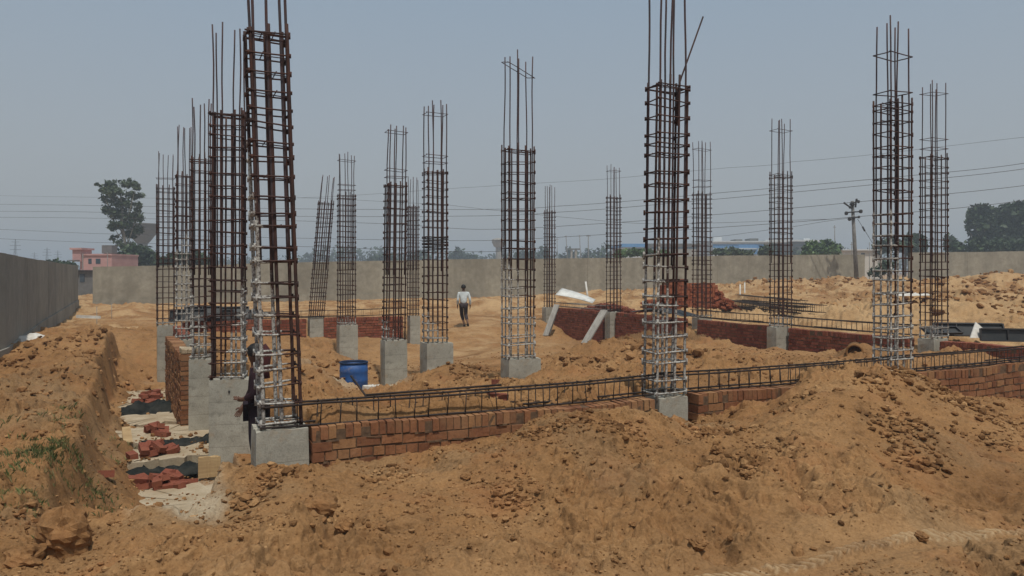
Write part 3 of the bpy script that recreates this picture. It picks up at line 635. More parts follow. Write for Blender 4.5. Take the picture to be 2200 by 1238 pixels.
column(12, px_xy(1180, 31), (.44, .34), .60, -.9, (.36, .26), (.02, 0), zy(455, 31), zy(395, 31), 'farthest small rebar column beside the leaning boards', rb=.014, sp=.16, ped_dx=-.03)
column(13, px_xy(1316, 27.6), (.46, .34), .60, -.9, (.44, .26), (.05, 0), zy(424, 27.6), zy(352, 27.6), 'far rebar column behind the second leaning board', rb=.013, hoops_above=(zy(368, 27.6),), sp=.16, nmid=2)
def stray_bar(root, at, H_, HL, Ri):
    m = MB(); a = at(.19, .06, H_ - .45); b0 = at(.205, .06, H_ + .02); dirv = Ri @ Vector((.30, 0, .86))
    m.tube([a, b0, b0 + dirv * .12 + Vector((0, 0, .02)), b0 + dirv * 1.02], .010, 6); m.build('bent_starter_bar', M['steel'], root); root.children[-1]['label'] = 'bar bent outwards'
column(14, px_xy(1428, 9.05), (.42, .36), .60, -.2, (.40, .26), (-.01, 0), zy(184, 9.0), zy(-70, 9.0), 'tall front column with heavy white cement splashes and one bar bent out to the right', coat=(1.30, 2.6, .5, 0), rb=.0145, extra=stray_bar, lean=(.012, 0), rot=R(-2))
column(15, px_xy(1508, 24), (.52, .36), .60, -.7, (.52, .26), (0, 0), zy(418, 24), zy(300, 24), 'rebar column in front of the brick stack', coat=(.15, 0, .3, 0), rb=.014, hoops_above=(zy(322, 24), zy(388, 24), zy(402, 24)), sp=.15)
column(16, px_xy(1672, 20.2), (.50, .34), .60, -.55, (.50, .28), (.10, 0), zy(376, 20.2), zy(252, 20.2), 'rebar column rising above the pale pedestal midway along the right brick wall', coat=(.3, 0, .3, 0), rb=.014, hoops_above=(zy(281, 20.2),), nmid=2)
column(17, px_xy(1920, 10.95), (.46, .36), .58, -.2, (.44, .26), (-.02, 0), zy(222, 10.9), zy(38, 10.9), 'tall right front column with cement-whitened lower half, standing behind the big soil heap', coat=(1.55, 3.2, .6, 0), rb=.014,
       hoops_above=(zy(120, 10.9), zy(200, 10.9)), nmid=2)
column(18, px_xy(2004, 16.7), (.50, .38), .60, .1, (.52, .28), (.04, 0), zy(338, 16.7), zy(172, 16.7), 'rightmost rebar column, on a low pedestal with a white top', coat=(.35, 0, .5, 0), rb=.0145, hoops_above=(zy(202, 16.7), zy(300, 16.7), zy(320, 16.7)))

# ------------------------------------------------------------------ beam cages lying on the plinth
def beam_cage(a, b, w, h, label, sp=.18, r=.008, rs=.0045, group='rebar beam cages', seed=0, over=.25, sag=.02, mat=None, n_long=2):
    rnd = random.Random(seed); a = Vector(a); b = Vector(b); L = (b - a).length; d = (b - a).normalized()
    root = empty('beam_cage', a); tag(root, label, 'rebar cage', group, 'thing'); root.rotation_euler = d.to_track_quat('X', 'Z').to_euler()
    mat = mat or M['steel_dark']
    for sy in (-1, 1):
        for zt in (0, h):
            m = MB(); pts = []; k = max(4, int(L / .5))
            for i in range(k + 1):
                x = -over + (L + 2 * over) * i / k; pts.append((x, sy * w / 2 + rnd.uniform(-.006, .006), zt - sag * math.sin(math.pi * i / k) + rnd.uniform(-.007, .007)))
            m.tube(pts, r, 5); m.build('long_bar', mat, root)
            if rnd.random() < .5:
                m = MB(); x0 = rnd.uniform(.1, .6) * L; m.tube([(x0, sy * w / 2 + .02, zt + .01), (x0 + L * .35, sy * w / 2 + .022, zt + .012)], r, 5); m.build('lap_bar', mat, root)
    x = .08; 
    while x < L:
        s = sag * math.sin(math.pi * x / L); t = rnd.uniform(-.022, .022); g = w / 2 + .008; m = MB()
        m.tube([(x, -g, -.01 - s), (x + t, -g, h + .01 - s), (x + t, g, h + .01 - s), (x, g, -.01 - s), (x, -g, -.01 - s)], rs, 5); m.build('stirrup', mat, root)
        x += sp * rnd.uniform(.8, 1.15)
    return root
beam_cage(UV(.1, -.12, .63), UV(4.4, -.25, .64), .17, .20, 'rebar beam cage on the plinth wall between the nearest left and middle front columns', seed=1, sp=.19, r=.012, rs=.0062)
beam_cage(UV(4.7, -.25, .64), UV(8.6, -.28, .63), .17, .21, 'rebar beam cage on the plinth wall between the two whitened front columns', seed=2, sp=.17, r=.012, rs=.0062)
beam_cage(UV(8.8, -.28, .63), UV(14.5, -.28, .66), .17, .21, 'rebar beam cage on the plinth wall running out of the picture on the right', seed=3, sp=.21, r=.012, rs=.0062)
beam_cage(UV(14.62, 3.6, .66), UV(14.62, 7.2, .66), .17, .22, 'rebar beam cage on the nearer half of the right brick wall', seed=4, sp=.16, r=.011)
beam_cage(UV(14.65, 7.4, .66), UV(14.8, 11.0, .66), .17, .22, 'rebar beam cage on the right brick wall just left of the pale midway pedestal', seed=5, sp=.17, r=.011)
beam_cage(UV(14.75, 15.9, .66), UV(14.5, 19.2, .66), .17, .14, 'low rebar beam cage on the farthest right brick wall under the white sheet', seed=6, sp=.17, r=.010, mat=M['wood_grey'])
beam_cage(UV(.3, 16.9, .64), UV(6.9, 16.9, .64), .17, .20, 'rebar beam cage along the top of the back brick wall', seed=7, sp=.3, r=.009)
def gz(px, py, d): p = P(px, py, d); return H(p.x, p.y)
for k, (a, b, lab) in enumerate([((1562, 33.5), (1705, 25.2), 'leftmost of the ready-made rebar cages stacked on the sand'), ((1580, 33.8), (1735, 25.0), 'second ready-made rebar cage on the sand behind the right wall'),
                                 ((1600, 34.2), (1762, 24.8), 'rightmost ready-made rebar cage lying on the sand'), ((1590, 34.0), (1722, 25.6), 'upper rebar cage resting across the pile on the sand')]):
    pa = px_xy(*a); pb = px_xy(*b); ha = max(H(*pa), .45) + .08 + (.26 if k == 3 else 0); hb = max(H(*pb), .45) + .08 + (.26 if k == 3 else 0)
    beam_cage((pa[0], pa[1], ha), (pb[0], pb[1], hb), .28, .24, lab, sp=.22, r=.012, rs=.008, seed=20 + k, group='ready-made rebar cages stacked on the sand', sag=.01)

# ------------------------------------------------------------------ clods, rocks and loose soil
def ico(rnd, jit=.28):
    t = (1 + 5 ** .5) / 2; v = np.array([(-1, t, 0), (1, t, 0), (-1, -t, 0), (1, -t, 0), (0, -1, t), (0, 1, t), (0, -1, -t), (0, 1, -t), (t, 0, -1), (t, 0, 1), (-t, 0, -1), (-t, 0, 1)], float) / math.hypot(1, t)
    f = np.array([(0, 11, 5), (0, 5, 1), (0, 1, 7), (0, 7, 10), (0, 10, 11), (1, 5, 9), (5, 11, 4), (11, 10, 2), (10, 7, 6), (7, 1, 8), (3, 9, 4), (3, 4, 2), (3, 2, 6), (3, 6, 8), (3, 8, 9), (4, 9, 5), (2, 4, 11), (6, 2, 10), (8, 6, 7), (9, 8, 1)])
    return v * (1 + rnd.uniform(-jit, jit, (12, 1))), f
nr = np.random.RandomState(11); ICOS = [ico(nr) for _ in range(14)]
def scatter(name, xs, ys, ss, label, mat, seed=1, sink=.25, flat=.7, zs=None):
    rr = np.random.RandomState(seed); zs = height(xs, ys) if zs is None else zs; Vs = []; Fs = []; n = 0
    for g in range(14):
        idx = np.where(np.arange(len(xs)) % 14 == g)[0]
        if not len(idx): continue
        v, f = ICOS[g]; k = len(idx); an = rr.uniform(0, 6.28, k); s = ss[idx]
        sc = rr.uniform(.7, 1.25, (k, 3)); sc[:, 2] *= flat; p = v[None] * sc[:, None] * s[:, None, None]
        tx = rr.uniform(-.5, .5, k)[:, None]; y2 = p[..., 1] * np.cos(tx) - p[..., 2] * np.sin(tx); z2 = p[..., 1] * np.sin(tx) + p[..., 2] * np.cos(tx)
        c, si = np.cos(an)[:, None], np.sin(an)[:, None]; x3 = p[..., 0] * c - y2 * si; y3 = p[..., 0] * si + y2 * c
        W = np.stack([x3 + xs[idx][:, None], y3 + ys[idx][:, None], z2 + (zs[idx] + s * (flat * .8 - sink))[:, None]], -1).reshape(-1, 3)
        Fs.append((f[None] + (np.arange(k) * 12)[:, None, None] + n).reshape(-1, 3)); Vs.append(W); n += len(W)
    o = np_mesh(name, np.vstack(Vs), np.vstack(Fs), mat, False); tag(o, label, 'loose soil', kind='stuff'); return o
def polar_pts(rr, n, r0, r1, a0=-44, a1=44):
    r = np.exp(rr.uniform(math.log(r0), math.log(r1), n)); a = np.radians(rr.uniform(a0, a1, n)); return r * np.sin(a), r * np.cos(a)
rr = np.random.RandomState(3)
x, y = polar_pts(rr, 52000, 3.4, 19); u, v = to_uv(x, y)
dens = np.clip(.09 + 1.5 * np.clip(fbm(x, y, .8, 3, 130) - .08, 0, 1) + .9 * np.clip(fbm(x, y, .25, 2, 140) - .12, 0, 1), 0, 1)
n_a = fbm(x, y, .55, 4, 150, .55); n_b = fbm(x, y + .3 * n_a, .26, 3, 160, .6)
dens = np.clip(dens + .8 * np.exp(-((n_a - .10) / .035) ** 2) + .5 * np.exp(-((n_a + .22) / .03) ** 2) + .4 * np.exp(-((n_b - .16) / .04) ** 2), 0, 1)
dens = np.where((u < -1.3), dens * 1.0 + .15, dens); bad = (np.abs(v + .3) < .17) & (u > .2) & (u < 15) | (np.abs(u - 14.65) < .2) & (v > -.3)
tm, tl, w, s_ = track_mask(x, y); bad |= (np.abs(w) < .14) & (np.hypot(x, y) < 9) & (rr.rand(len(x)) < .85)
k = (rr.rand(len(x)) < dens) & ~bad; x, y = x[k], y[k]; d = np.hypot(x, y)
ss = np.exp(rr.normal(math.log(.0072), .52, len(x))) * (d / 5.5) ** .55
scatter('soil_clods', x, y, np.clip(ss, .003, .07), 'crumbs and small clods of dry earth strewn over the dug ground', M['clod'], 5)
# dark rough strips where bigger clods broke off: photo px, py, distance, spread x, spread y, count, size
patches = [(840,1012,6.75,.30,.22,150,.020),(560,1062,6.2,.20,.25,120,.024),(600,1030,6.6,.12,.10,40,.04),(1180,955,7.1,.35,.12,170,.022),(1340,965,7.1,.30,.18,220,.020),(1440,900,8.0,.25,.14,120,.028),
  (1540,950,7.7,.30,.20,170,.030),(1590,1045,6.4,.22,.18,130,.024),(1110,1090,5.9,.20,.22,130,.02),(1650,1010,6.9,.30,.15,120,.022),(1940,975,7.3,.28,.25,300,.022),(1980,1020,6.8,.25,.10,90,.03),
  (2060,860,9.4,.65,.40,420,.030),(1960,830,9.6,.35,.25,160,.034),(1880,865,8.9,.20,.20,70,.035),(2140,950,8.0,.3,.25,90,.025),(1720,900,8.1,.25,.2,90,.025),(1240,1000,6.6,.3,.2,60,.016),(680,1200,5.0,.2,.15,50,.018),
  (520,1130,5.5,.4,.35,120,.017),(900,1140,5.4,.7,.35,160,.014),(2140,650,27,2.6,5.0,800,.055),(2080,620,42,5,6,420,.09),(1740,618,54,7,5,350,.10),(1230,790,14,.7,.9,130,.05),(1400,750,17,1.0,1.4,160,.06),(700,760,16,.9,1.6,130,.05),
  (1000,790,14.2,.5,.8,110,.035),(1000,850,10.6,1.6,.7,220,.025),(1600,790,13,2.2,.8,200,.03),(60,850,11.5,1.3,2.0,380,.032),(60,950,8.3,.8,1.0,260,.026),(150,740,17,1.3,2.2,240,.05),(60,1120,5.8,.45,.5,170,.022),(1950,650,30,4,6,200,.07)]
xs, ys, sz = [], [], []
for (px, py, d, rx, ry, n, s) in patches:
    n = int(n * .8); s = s * (.82 if d < 12 else 1); p = P(px, py, d); xs.append(p.x + rr.normal(0, rx * .55, n)); ys.append(p.y + rr.normal(0, ry * .9, n)); sz.append(np.clip(np.exp(rr.normal(math.log(s), .42, n)), .4 * s, 2.6 * s))
x, y, ss = np.concatenate(xs), np.concatenate(ys), np.concatenate(sz); u, v = to_uv(x, y)
k = ~((np.abs(v + .3) < .2) & (u > -.2) & (u < 15)); scatter('clod_rubble', x[k], y[k], ss[k], 'patches of broken lumpy earth on the faces of the heaps', M['clod'], 8, sink=.15)
def rock(px, py, d, s, label, group=None, name='boulder', flat=.8, seed=1, rz=0.0, lift=0.0, mat=None, sx=1.0):
    p = P(px, py, d); n = 26; m = 16; r_ = random.Random(seed); vs = []; fs = []; base = H(p.x, p.y)
    from mathutils import noise as mn
    off = Vector((r_.uniform(0, 50), r_.uniform(0, 50), 0))
    for i in range(m + 1):
        th = math.pi * i / m
        for j in range(n):
            ph = 2 * math.pi * j / n; q = Vector((math.sin(th) * math.cos(ph), math.sin(th) * math.sin(ph), math.cos(th)))
            g = 1 + .34 * mn.noise(q * 1.3 + off) + .22 * mn.noise(q * 3 + off) + .09 * mn.noise(q * 8 + off); c = mn.cell(q * 2.1 + off) if hasattr(mn, 'cell') else 0
            g += .10 * c
            vs.append((q.x * s * g * sx, q.y * s * g, q.z * s * g * flat))
    for i in range(m):
        for j in range(n): fs.append((i * n + j, (i + 1) * n + j, (i + 1) * n + (j + 1) % n, i * n + (j + 1) % n))
    b = MB(); b.add(vs, fs); o = b.build(name, mat or M['clod'], None, (p.x, p.y, base + s * flat * .35 + lift), (0, 0, rz)); tag(o, label, 'boulder' if name == 'boulder' else 'earth lump', group); return o
rock(136, 1172, 5.25, .165, 'largest pale earth boulder at the lower left, on the trench lip', seed=3, flat=1.15, lift=.05)
rock(50, 1200, 5.0, .115, 'rounded earth boulder at the bottom left corner beside the largest boulder', seed=4, flat=.8)
rock(684, 1195, 5.0, .115, 'pale rough boulder low in the middle of the near slope', seed=5, flat=.8, lift=.02)
rock(742, 1212, 4.85, .055, 'small lump just right of the pale rough boulder', seed=6)
for i, (px, py, d, s, lab) in enumerate([(570, 1035, 6.5, .065, 'brown split clod at the foot of the nearest concrete pedestal'), (530, 1060, 6.2, .04, 'small grey clod below the pale concrete spill'),
        (1500, 1175, 5.15, .062, 'round clod above the tyre track in the right half'), (1519, 935, 7.8, .075, 'light slab-like clod below the middle front pedestal'), (1545, 930, 8.0, .06, 'clod to the right of the light slab-like clod'),
        (1540, 1005, 6.9, .06, 'yellowish clod on the saddle between the two soil heaps'), (820, 1172, 5.2, .035, 'small pale clod at the centre left of the near slope'), (1360, 1152, 5.3, .03, 'dark little clod low in the centre of the near slope'),
        (1900, 985, 7.2, .06, 'pale lump in the rubble patch on the big right heap'), (1885, 860, 9.1, .09, 'dark-sided lump high on the big right heap'), (2130, 1095, 5.9, .05, 'lump beyond the tyre track at the right'), (1980, 1160, 5.2, .045, 'half-buried lump just under the tyre track'),
        (1800, 905, 8.1, .05, 'lump midway up the big right heap'), (1000, 1045, 6.3, .045, 'lump on the slope below the brick plinth wall'), (1290, 985, 6.9, .045, 'lump below the crest of the middle heap')]):
    rock(px, py, d, s, lab, group='larger lumps of earth on the near slope', name='earth_lump', seed=20 + i, flat=.7, rz=i * .7)

# ------------------------------------------------------------------ things in the trench
TG = -.72
def plate(name, label, cat, u0, u1, v0, v1, z0, z1, mat, seed=0, rough=.05, group=None):
    rnd = random.Random(seed); n = 14; vs = []; fs = []; b = MB(); c = UV((u0 + u1) / 2, (v0 + v1) / 2)
    per = []
    for k in range(n): per.append((u0 + (u1 - u0) * k / n, v0))
    for k in range(n): per.append((u1, v0 + (v1 - v0) * k / n))
    for k in range(n): per.append((u1 - (u1 - u0) * k / n, v1))
    for k in range(n): per.append((u0, v1 - (v1 - v0) * k / n))
    per = [(a + rnd.uniform(-rough, rough), q + rnd.uniform(-rough, rough)) for a, q in per]; m = len(per)
    for z in (z0, z1):
        for a, q in per: w_ = UV(a, q); vs.append((w_.x - c.x, w_.y - c.y, z - z0 + (rnd.uniform(-.015, .01) if z == z1 else 0)))
    for k in range(m): fs.append((k, (k + 1) % m, m + (k + 1) % m, m + k))
    vs.append((0, 0, z1 - z0 + .004)); fs += [(m + k, m + (k + 1) % m, 2 * m) for k in range(m)]
    b.add(vs, fs); o = b.build(name, mat, None, (c.x, c.y, z0)); tag(o, label, cat, group); return o
plate('concrete_bed', 'pale lean concrete bed in the trench at the foot of the highest bare pedestal', 'concrete bed', -1.22, .2, 4.15, 4.95, -1.0, -.55, M['concrete_pale'], 1, rough=.09)
plate('concrete_bed', 'pale concrete bed carrying the wooden plank and a red brick heap', 'concrete bed', -1.42, -.1, 5.65, 7.0, -1.0, -.60, M['concrete_pale'], 2, rough=.09)
plate('concrete_bed', 'far pale concrete bed between two black sheets', 'concrete bed', -1.40, -.2, 7.6, 8.6, -1.1, -.66, M['concrete_pale'], 3, rough=.09)
plate('concrete_bed', 'farthest pale concrete bed, under the brown brick trench wall', 'concrete bed', -1.45, -.25, 9.8, 12.0, -1.2, -.70, M['concrete_pale'], 4, rough=.09)
plate('concrete_bed', 'cracked concrete spill at the near end of the trench', 'concrete bed', -1.25, .3, 1.3, 3.0, -.95, -.665, M['concrete_pale'], 5, rough=.14)
uu = rr.uniform(-1.5, -.05, 1500); vv = rr.uniform(.9, 12, 1500); k = fbm(uu, vv, .5, 2, 7) > -.05; uu, vv = uu[k], vv[k]
scatter('crumbled_soil', OX + uu * CU - vv * SU, OY + uu * SU + vv * CU, np.clip(np.exp(rr.normal(math.log(.016), .5, len(uu))), .006, .05), 'crumbs of earth and mortar fallen on the concrete beds in the trench', M['clod'], 9,
        zs=np.where(vv < 3.1, -.665, np.where(vv < 5.1, np.where(vv > 4.1, -.55, -.72), np.where((vv > 5.6) & (vv < 7.05), -.60, -.70))))
def crumple(name, label, u0, u1, v0, v1, z, seed, h=.07, mat=None, cat='plastic sheet'):
    rnd = random.Random(seed); nu, nv = 22, 10; b = MB(); vs = []; c = UV((u0 + u1) / 2, (v0 + v1) / 2)
    from mathutils import noise as mn
    for top in (1, 0):
        for i in range(nu + 1):
            for j in range(nv + 1):
                a = u0 + (u1 - u0) * i / nu; q = v0 + (v1 - v0) * j / nv; e = 4 * (j / nv) * (1 - j / nv); w_ = UV(a + .05 * mn.noise(Vector((i * .5, j * .6, seed))), q + .07 * mn.noise(Vector((i * .3, seed, j * .4))))
                zz = .012 + h * e * (.7 + .9 * mn.noise(Vector((i * .35, j * .5, seed * 3.1)))) + .02 * mn.noise(Vector((i * 1.3, j * 1.2, seed)))
                vs.append((w_.x - c.x, w_.y - c.y, zz if top else zz - .008))
    f = []; W = nv + 1; T_ = (nu + 1) * W
    for i in range(nu):
        for j in range(nv):
            q = i * W + j; f.append((q, q + 1, q + W + 1, q + W)); f.append((T_ + q, T_ + q + W, T_ + q + W + 1, T_ + q + 1))
    for i in range(nu):
        for q in (i * W, i * W + nv): f.append((q, q + W, T_ + q + W, T_ + q))
    for j in range(nv):
        for q in (j, nu * W + j): f.append((q, q + 1, T_ + q + 1, T_ + q))
    b.add(vs, f, smooth=True); o = b.build(name, mat or M['plastic_black'], None, (c.x, c.y, z)); tag(o, label, cat, 'crumpled black sheets in the trench' if mat is None else None)
crumple('plastic_sheet', 'black plastic sheet hanging at the front edge of the nearest concrete bed', -1.30, -.20, 3.72, 4.13, -.72, 1, .12)
crumple('plastic_sheet', 'crumpled black sheet between the first and second concrete beds', -1.10, -.12, 5.12, 5.5, -.62, 2, .10)
crumple('plastic_sheet', 'farthest black sheet, in front of the last brick heap', -1.42, -.3, 8.75, 9.5, -.72, 4, .20)
def loose_brick(x, y, z, rz, tilt, label, group, mat=None, rnd=random.Random(1)):
    b = MB(); M3 = Matrix.Rotation(rz, 3, 'Z') @ Matrix.Rotation(tilt, 3, 'Y') @ Matrix.Rotation(rnd.uniform(-.25, .25), 3, 'X')
    b.box((0, 0, 0), (.23, .11, .075), M3, jit=.004, rnd=rnd); o = b.build('loose_brick', mat or M['brick_loose'], None, (x, y, z)); tag(o, label, 'brick', group)
def heap_bricks(u, v, z, n, ru, rv, label, group, seed, where=''):
    rnd = random.Random(seed); first = len(scene.objects)
    for i in range(n):
        lay = 0 if i < n * .6 else 1; a = rnd.uniform(0, 6.28); q = math.sqrt(rnd.random()) * (1 - .45 * lay); p = UV(u + ru * q * math.cos(a), v + rv * q * math.sin(a))
        loose_brick(p.x, p.y, z + .045 + lay * .08, rnd.uniform(0, 3.14), rnd.uniform(-.35, .35), label, group, rnd=rnd)
    bs = [o for o in scene.objects if o.get('group') == group]; left = list(bs)
    for word, key in (('leftmost', lambda o: o.location.x / o.location.y), ('rightmost', lambda o: -o.location.x / o.location.y), ('highest', lambda o: -o.location.z), ('front', lambda o: o.location.y), ('rearmost', lambda o: -o.location.y)):
        b_ = min(left, key=key); left.remove(b_); b_['label'] = label.replace('loose red brick', word + ' brick')
heap_bricks(-.95, 3.25, -.70, 20, .42, .38, 'loose red brick in the nearest and largest brick heap in the trench', 'bricks heaped at the near end of the trench', 1)
heap_bricks(-.98, 4.55, -.56, 12, .28, .34, 'loose red brick in the heap on the nearest concrete bed', 'bricks heaped on the nearest concrete bed', 2)
heap_bricks(-.95, 6.2, -.61, 8, .28, .34, 'loose red brick lying beside the wooden plank in the trench', 'bricks beside the wooden plank', 3)
heap_bricks(-.9, 10.6, -.71, 16, .45, .7, 'loose red brick in the farthest heap below the brown brick trench wall', 'bricks heaped at the far concrete bed', 4)
for (px, py, d, rz, lab) in [(222, 1103, 8.6, .5, 'single red brick half buried at the near foot of the trench'), (1068, 868, 8.3, .3, 'lone brick standing on the soil behind the plinth wall'), (1075, 838, 10.3, .8, 'small brick lying in the yard below the central column')]:
    p = P(px, py, d); loose_brick(p.x, p.y, H(p.x, p.y) + .04, rz, .1, lab, None)
def board(name, label, a, b, w, t, mat, group=None, cat='board', roll=0.0):
    a = Vector(a); b = Vector(b); L = (b - a).length; q = (b - a).to_track_quat('X', 'Z'); m = MB(); rnd = random.Random(len(label))
    m.box((L / 2, 0, 0), (L, w, t), Matrix.Rotation(roll, 3, 'X'), jit=.006, rnd=rnd); o = m.build(name, mat, None, a); o.rotation_euler = q.to_euler(); tag(o, label, cat, group); return o
a = UV(-1.28, 5.55, -.57); b = UV(-1.32, 6.9, -.575); board('wooden_plank', 'pale raw wooden plank lying along the trench beside red bricks', a, b, .13, .03, M['wood'])
a = UV(-.30, 2.62, -.66); b = UV(.02, 2.25, -.44)
plate('wooden_formwork', 'yellow wooden formwork board standing against the foot of the highest bare pedestal', 'formwork board', -.42, -.14, 3.50, 3.54, -.72, -.44, M['wood'], 7, rough=.004)
board('thin_batten', 'thin stick leaning by the foot of the narrow left pedestal', UV(-.45, 7.6, -.25), UV(-.20, 6.3, -.60), .03, .03, M['wood_grey'], cat='stick')
plate('mortar_cap', 'pale mortar lump on the near end of the brown brick wall', 'mortar lump', -.46, -.10, 6.75, 7.35, .66, .73, M['concrete_pale'], 9, rough=.015)
# scrub grass on the bank
def grass(px, py, d, rx, ry, n, label, h=.10, seed=1, name='grass_tuft', mat=None):
    r_ = np.random.RandomState(seed); p = P(px, py, d); X = p.x + r_.normal(0, rx, n); Y = p.y + r_.normal(0, ry, n); Z = height(X, Y) - .01
    V = []; Fc = []
    for i in range(n):
        for b_ in range(5):
            an = r_.uniform(0, 6.28); hh = h * r_.uniform(.4, 1.3); w_ = .0019 * d / 5; lean = r_.uniform(.1, .9) * hh; c, s = math.cos(an), math.sin(an); k = len(V); ox, oy = r_.uniform(-.02, .02, 2)
            V += [(X[i] + ox - s * w_, Y[i] + oy + c * w_, Z[i]), (X[i] + ox + s * w_, Y[i] + oy - c * w_, Z[i]), (X[i] + ox + c * lean * .4 + s * w_, Y[i] + oy + s * lean * .4 - c * w_, Z[i] + hh * .65), (X[i] + ox + c * lean, Y[i] + oy + s * lean, Z[i] + hh)]
            Fc.append((k, k + 1, k + 2, k + 3))
    o = np_mesh(name, V, Fc, mat or M['grass']); tag(o, label, 'grass', kind='stuff'); return o
grass(122, 985, 7.5, .13, .45, 420, 'green scrubby grass patch on the trench bank at the left', .06, 1, mat=M['grass_green'])
grass(60, 1010, 6.6, .35, .6, 300, 'dry thin grass on the left bank', .06, 2)
grass(160, 880, 9.6, .25, 1.2, 160, 'sparse weeds on the trench edge', .07, 3)

# ------------------------------------------------------------------ things in the yard
def drum():
    d = 15.4; x, y = px_xy(760, d); z = H(x, y) - .02; root = empty('blue_drum', (x, y, z)); tag(root, 'open blue plastic half drum standing on the lime patch', 'drum')
    h = .545; r = .285; b = MB(); prof = [(r * .96, 0), (r, .03), (r, .17), (r * 1.02, .19), (r, .21), (r * 1.0, .36), (r * 1.02, .38), (r, .40), (r * .99, h), (r * .955, h), (r * .95, .35), (r * .94, .02)]
    b.lathe(prof, 36); b.lathe([(.001, .02), (r * .94, .02)], 36); b.build('shell', M['blue_plastic'], root)
    q = MB(); q.lathe([(r * .99, h - .005), (r * 1.035, h - .002), (r * 1.04, h + .02), (r * .98, h + .03), (r * .945, h + .012), (r * .945, h - .02)], 36); q.build('rim', M['blue_dark'], root)
    g = MB(); g.tube([(.05, -r - .012, .30), (.055, -r - .03, .26), (.06, -r - .014, .22)], .014, 6); g.build('side_grip', M['blue_dark'], root)
    w = MB(); w.lathe([(.001, .10), (r * .93, .10)], 36); w.build('water', M['glass_dark'], root)
drum()
m = MB(); a = P(754, 808, 9.4); b_ = P(787, 852, 8.9); m.tube([a - a, b_ - a], .013, 7); o = m.build('steel_rod', M['steel_dark'], None, a); tag(o, 'slanting steel rod sticking up in front of the blue drum', 'steel rod')
m = MB(); m.tube([(0, 0, -.012), (0, 0, .012)], .022, 8); 
plate('concrete_block', 'small white block on the ground beside the blue drum', 'block', 0, .35, 0, .2, 0, .12, M['white_wash'], 8, rough=.01).location = (*px_xy(800, 15.0), H(*px_xy(800, 15.0)) - .02)
# boards leaning on the far right wall
board('leaning_board', 'narrow grey board leaning on the far wall beside the farthest column', P(1172, 722, 28.6), P(1196, 655, 29.8), .22, .05, M['wood_grey'], 'grey boards leaning on the far right wall')
board('leaning_board', 'twin grey board right beside the narrow leaning board', P(1180, 716, 28.9), P(1199, 657, 29.9), .10, .06, M['wood_grey'], 'grey boards leaning on the far right wall')
board('leaning_board', 'wide grey board leaning up to the pale pedestal on the far wall', P(1256, 739, 25.4), P(1298, 668, 27.2), .26, .06, M['wood_grey'], 'grey boards leaning on the far right wall')
def curved_sheet():
    m = MB(); n = 12; a = P(1200, 626, 30.5); vs = []; L = Vector((1.35, -.9, -.42)); W = Vector((.3, .5, .26))
    for t in (0, .02):
        for i in range(n + 1):
            for j in (0, 1):
                s = i / n; vs.append(L * s + W * (j - .5) * (1 - .5 * s) + Vector((0, 0, .07 * math.sin(s * 2.4) - t)))
    f = []; T_ = 2 * (n + 1)
    for i in range(n): q = i * 2; f += [(q, q + 1, q + 3, q + 2), (T_ + q, T_ + q + 2, T_ + q + 3, T_ + q + 1), (q, q + 2, T_ + q + 2, T_ + q), (q + 1, T_ + q + 1, T_ + q + 3, q + 3)]
    f += [(0, T_, T_ + 1, 1), (2 * n, 2 * n + 1, T_ + 2 * n + 1, T_ + 2 * n)]
    m.add(vs, f, smooth=True); o = m.build('curved_sheet', M['white_plastic'], None, a); tag(o, 'curved white sheet lying tilted on the far end of the right brick wall', 'sheet')
curved_sheet()
def post(px, py0, py1, d, label, r=.03, mat=None, dx=0, name='marker_post', group='pale marker posts'):
    a = P(px, py1, d); b = P(px + dx, py0, d); m = MB(); m.tube([(0, 0, -.3), (0, 0, 0), b - a], r, 7); m.tube([b - a, b - a + Vector((0, 0, .02))], r * 1.1, 7); o = m.build(name, mat or M['white_plastic'], None, a); tag(o, label, 'post', group)
post(1262, 605, 634, 40, 'white pipe stub standing behind the curved white sheet', .05, dx=-4)
post(1590, 611, 643, 42, 'left one of two pale stakes behind the rebar stack', .035)
post(1600, 607, 640, 44, 'right one of two pale stakes behind the rebar stack', .035)
post(208, 660, 706, 27, 'thin pale stake at the far end of the trench', .012, M['wood_grey'])
post(240, 652, 680, 33, 'thinner distant stake behind the trench end', .012, M['wood_grey'])
post(1805, 598, 618, 60, 'thin light stake before the pole on the right', .03)
post(548, 618, 661, 20, 'white pipe stub seen through the nearest column', .035)
board('white_pipe', 'white pipe lying across the ground by the left wall', P(165, 680, 26), P(215, 682, 26), .09, .09, M['white_plastic'], cat='pipe')
crumple('pale_sacking', 'greyish white sacking heap at the foot of the left wall', -5.4, -3.2, 15.0, 16.2, .18, 11, .30, M['white_wash'], 'sacking')
crumple('dark_sacking', 'dark crumpled sheet on the bank beside the pale sacking', -3.4, -2.4, 14.2, 15.4, .14, 12, .22, M['plastic_black'], 'sheet')
crumple('debris_board', 'pale flat board lying in the rubble at the far right', 24.5, 26.6, 11.0, 12.0, 1.15, 13, .1, M['white_wash'], 'board')
